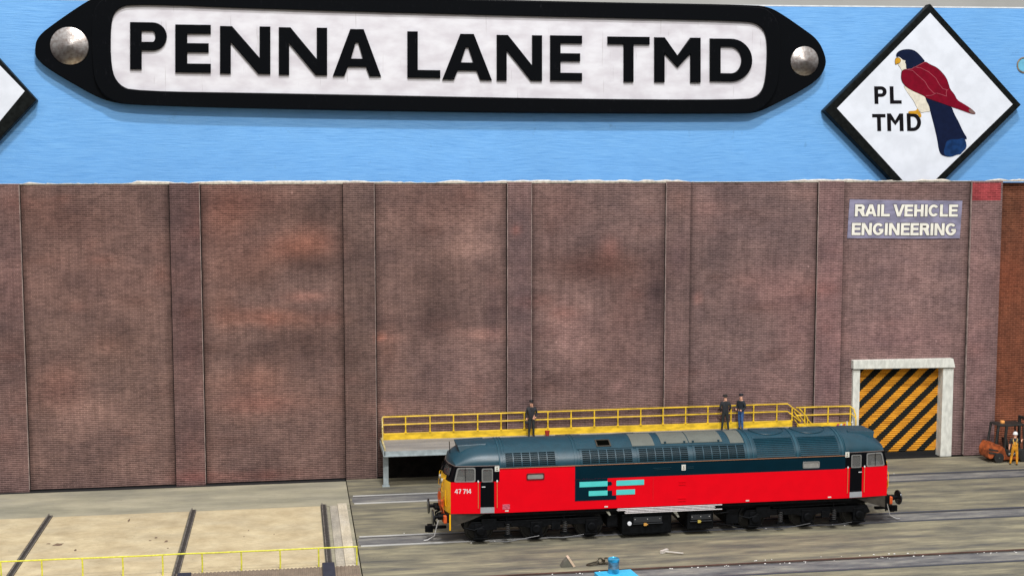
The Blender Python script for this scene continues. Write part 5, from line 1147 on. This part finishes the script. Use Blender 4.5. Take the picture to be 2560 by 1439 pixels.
def fingers(par, hand, dirv, m):
    bm = B(); h = Vector(hand); d = Vector(dirv).normalized(); sd = Vector((0, 1, 0)) if abs(d.y) < .8 else Vector((1, 0, 0))
    for k, ln in enumerate((.055, .068, .064, .05)):
        a = h + sd * (k - 1.5) * .018 + d * .02; q1 = a + d * ln * .55; q2 = q1 + (d + Vector((0, -.35, -.1))).normalized() * ln * .5; tube(bm, [a, q1, q2], .0095, 6, r1=.007)
    a = h - sd * .035; tube(bm, [a, a - sd * .02 + d * .03], .011, 6, r1=.008)
    return obj('fingers', bm, m, par, smooth=60)
DKC = mat('charcoal uniform', (.016, .018, .022), .75, noise=.4, nscale=9); DKT = mat('dark trousers', (.018, .024, .024), .75, noise=.4, nscale=9); SHOE = mat('black shoes', (.01, .01, .01), .4)
NVY = mat('navy jersey', (.014, .022, .03), .75, noise=.4, nscale=9); JEAN = mat('blue jeans', srgb(58, 96, 150), .8, noise=.45, nscale=12)
Zp = ZD
# driver facing the viewer, one hand out of his pocket with a small bag
J, Rr, Bn = figure(dict(R=((-.25, .02, 1.13), (-.24, -.06, .92), (-.24, -.08, .84)), L=((.27, .03, 1.14), (.22, -.06, .95), (.16, -.08, .93))), dict(R=((-.10, -.02, .48), (-.11, .02, .09), (-.12, -.12, .035)), L=((.10, -.02, .48), (.11, .02, .09), (.13, -.12, .035))))
Rr['belly'] = (.17, .13); Rr['pelvis'] = (.17, .13); J['head'] = (0, -.03, 1.65)
pa = person((-3.78, 10.45, Zp), 0, [DKC, DKT, SKIN, SHOE], J, Rr, Bn, 'person in dark jacket and peaked cap facing the locomotive alone beside the red bucket', scale=1.0)
cap_mesh(pa, mat('black cap', (.01, .01, .012), .5)); face_bits(pa); fingers(pa, (-.24, -.08, .84), (0, -.1, -1), SKIN)
bm = B(); prism(bm, [(-.05, 1.44), (.05, 1.44), (.02, 1.30), (0, 1.26), (-.02, 1.30)], -.13, -.118); obj('collar', bm, mat('dark shirt', (.03, .03, .035), .6), pa)
bm = B(); box(bm, -.34, -.14, -.14, -.02, .66, .80); setp(obj('shoulder_bag', bm, DKC, bevel=.03), 'small dark bag held low by the driver in the peaked cap', 'bag').matrix_world = Matrix.Translation((-3.78, 10.45, Zp)) @ Matrix.Scale(1.0, 4)
# figure with back to the viewer
J, Rr, Bn = figure(dict(R=((-.27, .04, 1.14), (-.20, -.10, 1.0), (-.14, -.15, 1.02)), L=((.26, .06, 1.13), (.22, -.02, .93), (.21, -.04, .86))), dict(R=((-.12, -.02, .48), (-.16, .03, .09), (-.17, -.10, .035)), L=((.12, -.02, .48), (.15, .02, .09), (.16, -.11, .035))))
pb = person((5.92, 10.42, Zp), 165, [DKC, DKT, SKIN, SHOE], J, Rr, Bn, 'person in dark overalls and cap with back turned, talking beside the platform rail', scale=.99)
cap_mesh(pb, mat('dark grey cap', (.016, .018, .016), .6), 'beret'); face_bits(pb)
# figure turned to the left, in jeans
J, Rr, Bn = figure(dict(R=((-.24, -.02, 1.14), (-.18, -.18, 1.02), (-.10, -.20, 1.0)), L=((.25, .04, 1.13), (.18, -.14, 1.0), (.10, -.19, .99))), dict(R=((-.08, -.02, .48), (-.09, .02, .09), (-.09, -.12, .035)), L=((.10, -.03, .48), (.11, .0, .09), (.12, -.13, .035))))
pc = person((6.72, 10.40, Zp), -62, [NVY, JEAN, SKIN, SHOE], J, Rr, Bn, 'person in navy jersey and blue jeans standing side on to the figure in overalls', scale=1.01)
cap_mesh(pc, mat('navy cap', (.012, .015, .022), .6)); face_bits(pc)

# ------------------------------------------------------------------ forklift and its attendant
fk = thing('forklift', (20.3, 9.4, 0), 'rusty orange forklift with black cage roof and amber lamp by the brick wall', 'forklift')
FOR = mat('rusty orange paint', srgb(172, 84, 38), .55, noise=.6, nscale=4); FBK = mat('dull black frame', (.022, .022, .02), .55, noise=.4, nscale=6)
bm = B(); prism(bm, [(19.12, .30), (19.10, .62), (19.16, .78), (19.30, 1.00), (19.75, .88), (19.98, .72), (20.08, .42), (20.2, .26), (21.3, .26), (21.3, .14), (19.95, .12), (19.90, .32), (19.72, .46), (19.5, .44), (19.36, .22), (19.22, .2)], 8.92, 9.86)
cw = obj('body', bm, FOR, fk, bevel=.022)
bm = B(); prism(bm, [(19.14, .64), (19.66, .56), (19.64, .64), (19.15, .74)], 8.905, 8.93); prism(bm, [(19.13, .48), (19.62, .42), (19.60, .49), (19.13, .57)], 8.90, 8.93); obj('air_slot', bm, FBK, cw)
bm = B(); box(bm, 20.1, 21.1, 9.0, 9.8, .26, .62); box(bm, 20.35, 20.75, 9.15, 9.65, .62, .70); prism(bm, [(20.28, .66), (20.36, .66), (20.26, 1.15), (20.18, 1.15)], 9.15, 9.65); obj('seat', bm, FBK, fk, bevel=.03)
bm = B(); box(bm, 20.25, 20.62, 8.985, 8.998, .42, .45); box(bm, 20.25, 20.32, 8.985, 8.998, .36, .40); box(bm, 20.38, 20.56, 8.985, 8.998, .355, .385); obj('side_marking', bm, WHT, fk)
bm = B()
for y_ in (9.0, 9.78):
    tube(bm, [(19.55, y_, .95), (19.68, y_, 1.86)], .06, 6); tube(bm, [(20.02, y_, .5), (20.05, y_, 1.2), (20.10, y_, 1.82)], .075, 6); tube(bm, [(21.08, y_, .5), (20.98, y_, 1.86)], .04, 6)
tube(bm, [(19.55, 9.0, .95), (20.0, 9.0, .70)], .03, 6)
obj('cage_post', bm, FBK, fk, smooth=30)
bm = B(); prism(bm, [(19.62, 1.84), (20.05, 1.80), (21.1, 1.84), (21.06, 1.91), (20.1, 1.90), (19.68, 1.93)], 8.93, 9.85); obj('cage_roof', bm, FBK, fk, bevel=.02)
bm = B(); box(bm, 19.98, 20.16, 9.3, 9.45, 1.90, 2.04); obj('beacon', bm, mat('amber lamp', srgb(255, 176, 96), .3), fk, bevel=.02)
bm = B(); box(bm, 21.18, 21.28, 8.95, 9.1, .1, 2.2); box(bm, 21.18, 21.28, 9.7, 9.85, .1, 2.2); box(bm, 21.18, 21.28, 9.1, 9.7, 2.05, 2.2); box(bm, 21.3, 22.2, 9.0, 9.1, .08, .13); box(bm, 21.3, 22.2, 9.7, 9.8, .08, .13); obj('mast', bm, FBK, fk, bevel=.01)
bm = B(); tube(bm, [(20.75, 9.4, .6), (20.62, 9.4, .98)], .02, 6); 
pth = [(20.60 + .03 * math.cos(a * .7854), 9.4 + .13 * math.sin(a * .7854), 1.0 + .1 * math.cos(a * .7854)) for a in range(9)]; tube(bm, pth, .015, 6, cap=False); obj('steering_wheel', bm, FBK, fk)
for x, r_ in ((19.68, .25), (21.05, .30)):
    for y_, s_ in ((8.93, -1), (9.83, 1)):
        bm = B(); lathe(bm, [(r_ * .6, -.09), (r_, -.08), (r_, .08), (r_ * .6, .09)], (x, y_, r_), 'y', 24); wh = obj('wheel', bm, mat('rubber tyre', (.018, .017, .016), .8, noise=.3), fk, smooth=40)
        bm = B(); lathe(bm, [(r_ * .58, s_ * .07), (r_ * .5, s_ * .06), (r_ * .2, s_ * .05), (r_ * .15, s_ * .10), (.01, s_ * .10)], (x, y_, r_), 'y', 16); obj('rim', bm, mat('grey hub', (.10, .105, .09), .5, .3), wh, smooth=40)
OVR = mat('yellow overalls', srgb(222, 150, 30), .7, noise=.3, nscale=8); TSH = mat('dark t-shirt', (.03, .028, .03), .8, noise=.3); BOOT = mat('brown boots', (.05, .035, .025), .7)
J, Rr, Bn = figure(dict(L=((.26, .0, 1.13), (.28, .0, .90), (.28, -.01, .82)), R=((-.28, -.12, 1.22), (-.34, -.30, 1.30), (-.36, -.36, 1.33))), dict(R=((-.12, -.02, .48), (-.13, .03, .09), (-.14, -.11, .035)), L=((.14, -.05, .48), (.20, .0, .09), (.22, -.12, .035))))
Bn = [(a, b_, 0 if mi == 0 and a in ('chest', 'Rsh', 'Lsh') and b_ in ('Rsh', 'Lsh', 'Rel', 'Lel') else (2 if mi == 0 and b_ in ('Rwr', 'Lwr') else (1 if mi == 0 and a in ('pelvis', 'belly') else mi))) for a, b_, mi in Bn]
pd = person((20.18, 8.30, 0), 152, [TSH, OVR, SKIN, BOOT], J, Rr, Bn, 'person in white hard hat and yellow bib overalls beside the forklift', scale=.93)
cap_mesh(pd, mat('white helmet', (.8, .8, .78), .35), 'helmet'); face_bits(pd); fingers(pd, (.28, -.01, .82), (0, -.1, -1), SKIN); fingers(pd, (-.36, -.36, 1.33), (-.2, -1, .3), SKIN)
bm = B()
for s_ in (-1, 1): tube(bm, [(s_ * .06, .135, 1.14), (s_ * .09, .12, 1.34), (s_ * .10, .03, 1.45), (s_ * .09, -.11, 1.34)], .018, 6)
obj('braces', bm, mat('pale yellow straps', srgb(225, 190, 110), .7), pd)

# ------------------------------------------------------------------ foreground pieces
rl = thing('railing', (-19, -3.2, 0), 'thin lemon yellow railing along the front of the beige boards', 'railing')
def zt(x): return .80 - (x + 25.54) / 12.73 * .05
bm = B(); tube(bm, [(-27.5, -3.2, .808)] + [(-25.5 + k * 1.05, -3.2 + random.Random(k).uniform(-.01, .01), zt(-25.5 + k * 1.05) + random.Random(k + 9).uniform(-.008, .008)) for k in range(12)] + [(-12.80, -3.2, .75)], .030, 8); obj('top_rail', bm, LEMON, rl, smooth=40)
for k in range(11):
    x = -12.83 - 1.41 * k if k < 10 else -26.9
    bm = B(); tube(bm, [(x, -3.2, 0), (x + .01, -3.2, zt(x) * .5), (x, -3.2, zt(x))], .03, 8); obj('rail_post', bm, LEMON, rl, smooth=40)
# corrugated walkway strip
CORR = mat('brown grey corrugated card', srgb(132, 116, 100), .75, noise=.18, nscale=3)
bm = B(); x = -19.4; pts = []
while x < -12.72: pts.append((x, .0 + .02 * (1 + math.sin(x * 2 * math.pi / .14)))); x += .0233
for (a, b2) in zip(pts[:-1], pts[1:]):
    v = [bm.verts.new(p) for p in ((a[0], -3.22, a[1] + .03), (b2[0], -3.22, b2[1] + .03), (b2[0], -9, b2[1] + .03), (a[0], -9, a[1] + .03))]; bm.faces.new(v)
    v2 = [bm.verts.new(p) for p in ((a[0], -3.22, -.02), (b2[0], -3.22, -.02))]; bm.faces.new([v[0], v[1], v2[1], v2[0]])
setp(obj('corrugated_strip', bm, CORR), 'brown corrugated sheet at the foot of the lemon railing', 'sheet')
DBX = mat('dark slate plastic', srgb(44, 48, 62), .5, noise=.2)
bm = B(); box(bm, -14.12, -13.66, -5.2, -3.28, .03, .24); setp(obj('control_box', bm, DBX, bevel=.03), 'dark slate block on the corrugated sheet at the end of the floor rail', 'block')
bm = B(); box(bm, -19.35, -18.85, -5.2, -3.30, .03, .12); setp(obj('control_box', bm, DBX, bevel=.03), 'dark slate block just showing at the bottom edge below the middle floor rail', 'block')
# turquoise stand and pot
TQ = mat('turquoise card', srgb(60, 180, 222), .5, noise=.1, nscale=3)
bm = B(); prism(bm, [(-4.33, -5.78), (-2.93, -5.66), (-2.55, -9), (-4.0, -9)], 0.0, .16, ax='z'); setp(obj('stand', bm, TQ, bevel=.02), 'turquoise stand at the bottom edge carrying the small pot', 'stand')
bm = B(); lathe(bm, [(.20, 0), (.21, .05), (.20, .16), (.185, .26), (.19, .40), (.215, .46), (.215, .53), (.19, .545), (.17, .52), (.01, .515)], (-3.66, -6.0, .16), 'z', 28)
m = mat('turquoise metallic pot', srgb(58, 160, 200), .25, .35, noise=.5, nscale=7, bump=.5, bscale=9)
pt = obj('pot', bm, m, smooth=40); setp(pt, 'small turquoise cylindrical pot with worn grey band on the stand', 'pot')
bm = B(); lathe(bm, [(.205, .18), (.195, .26), (.197, .39), (.213, .43)], (-3.66, -6.0, .16), 'z', 28); obj('pot_band', bm, mat('worn grey band', srgb(112, 135, 150), .3, .5, noise=.5, nscale=8), pt, smooth=40)
# offcut wedge
WD = mat('pale offcut', srgb(205, 180, 155), .7, noise=.15); WD2 = mat('grey wedge side', srgb(96, 94, 84), .7, noise=.2)
bm = B(); prism(bm, [(-5.32, .0), (-4.86, .0), (-5.06, .32), (-5.20, .20)], -4.60, -4.28, 1); prism(bm, [(-4.855, .0), (-4.78, .03), (-5.0, .37), (-5.075, .34)], -4.62, -4.25, 0)
setp(obj('wedge_block', bm, [WD, WD2]), 'small grey wedge with a pale leaning slat left of the turquoise pot', 'wedge')
# loose coupling link
BRZ = mat('dark bronze metal', (.10, .085, .06), .35, .8, noise=.4, nscale=9)
bm = B()
pth = [(-4.10 + .22 * math.cos(a) , -4.50 + .10 * math.sin(a), .07 + .05 * math.cos(a)) for a in [k * math.pi / 8 for k in range(17)]]; tube(bm, pth, .032, 8, cap=False)
for cx_ in (-3.80, -3.56):
    pth = [(cx_ + .10 * math.cos(a), -4.45 + .05 * math.sin(a), .14 + .09 * math.sin(a)) for a in [k * math.pi / 8 for k in range(17)]]; tube(bm, pth, .032, 8, cap=False)
box(bm, -3.74, -3.62, -4.5, -4.4, .02, .2); box(bm, -3.85, -3.5, -4.42, -4.34, .0, .05)
setp(obj('coupling_link', bm, BRZ, smooth=40), 'dark bronze loose coupling link lying just left of the turquoise pot', 'coupling')
# little pale mallet
PM = mat('pale grey plastic', srgb(196, 188, 178), .6, noise=.1)
bm = B(); M_ = Matrix.Translation((-1.0, -3.42, .04)) @ Matrix.Rotation(R(-28), 4, 'Z')
box(bm, .0, .72, -.03, .03, 0, .05, 0, M_); M2 = Matrix.Translation((-1.02, -3.4, .06)) @ Matrix.Rotation(R(38), 4, 'Z'); box(bm, -.22, .20, -.055, .055, -.05, .08, 0, M2)
setp(obj('mallet', bm, PM, bevel=.012), 'tiny pale mallet lying on the yard in front of the locomotive', 'mallet')
# white scraps behind the locomotive's right end
bm = B(); rnd = random.Random(4)
for x, y in ((10.9, 3.3), (11.2, 3.35), (11.45, 3.25), (10.6, 3.15)): lathe(bm, [(.05, 0), (.06, .03), (.03, .07), (.005, .08)], (x, y, 0), 'z', 7)
tube(bm, [(10.4, 3.1, .02), (10.9, 3.2, .03), (11.6, 3.1, .02)], .015, 5)
setp(obj('white_scraps', bm, WHT), 'few white scraps on the yard beyond the right hand buffer', 'scraps')
bpy.context.view_layer.update()
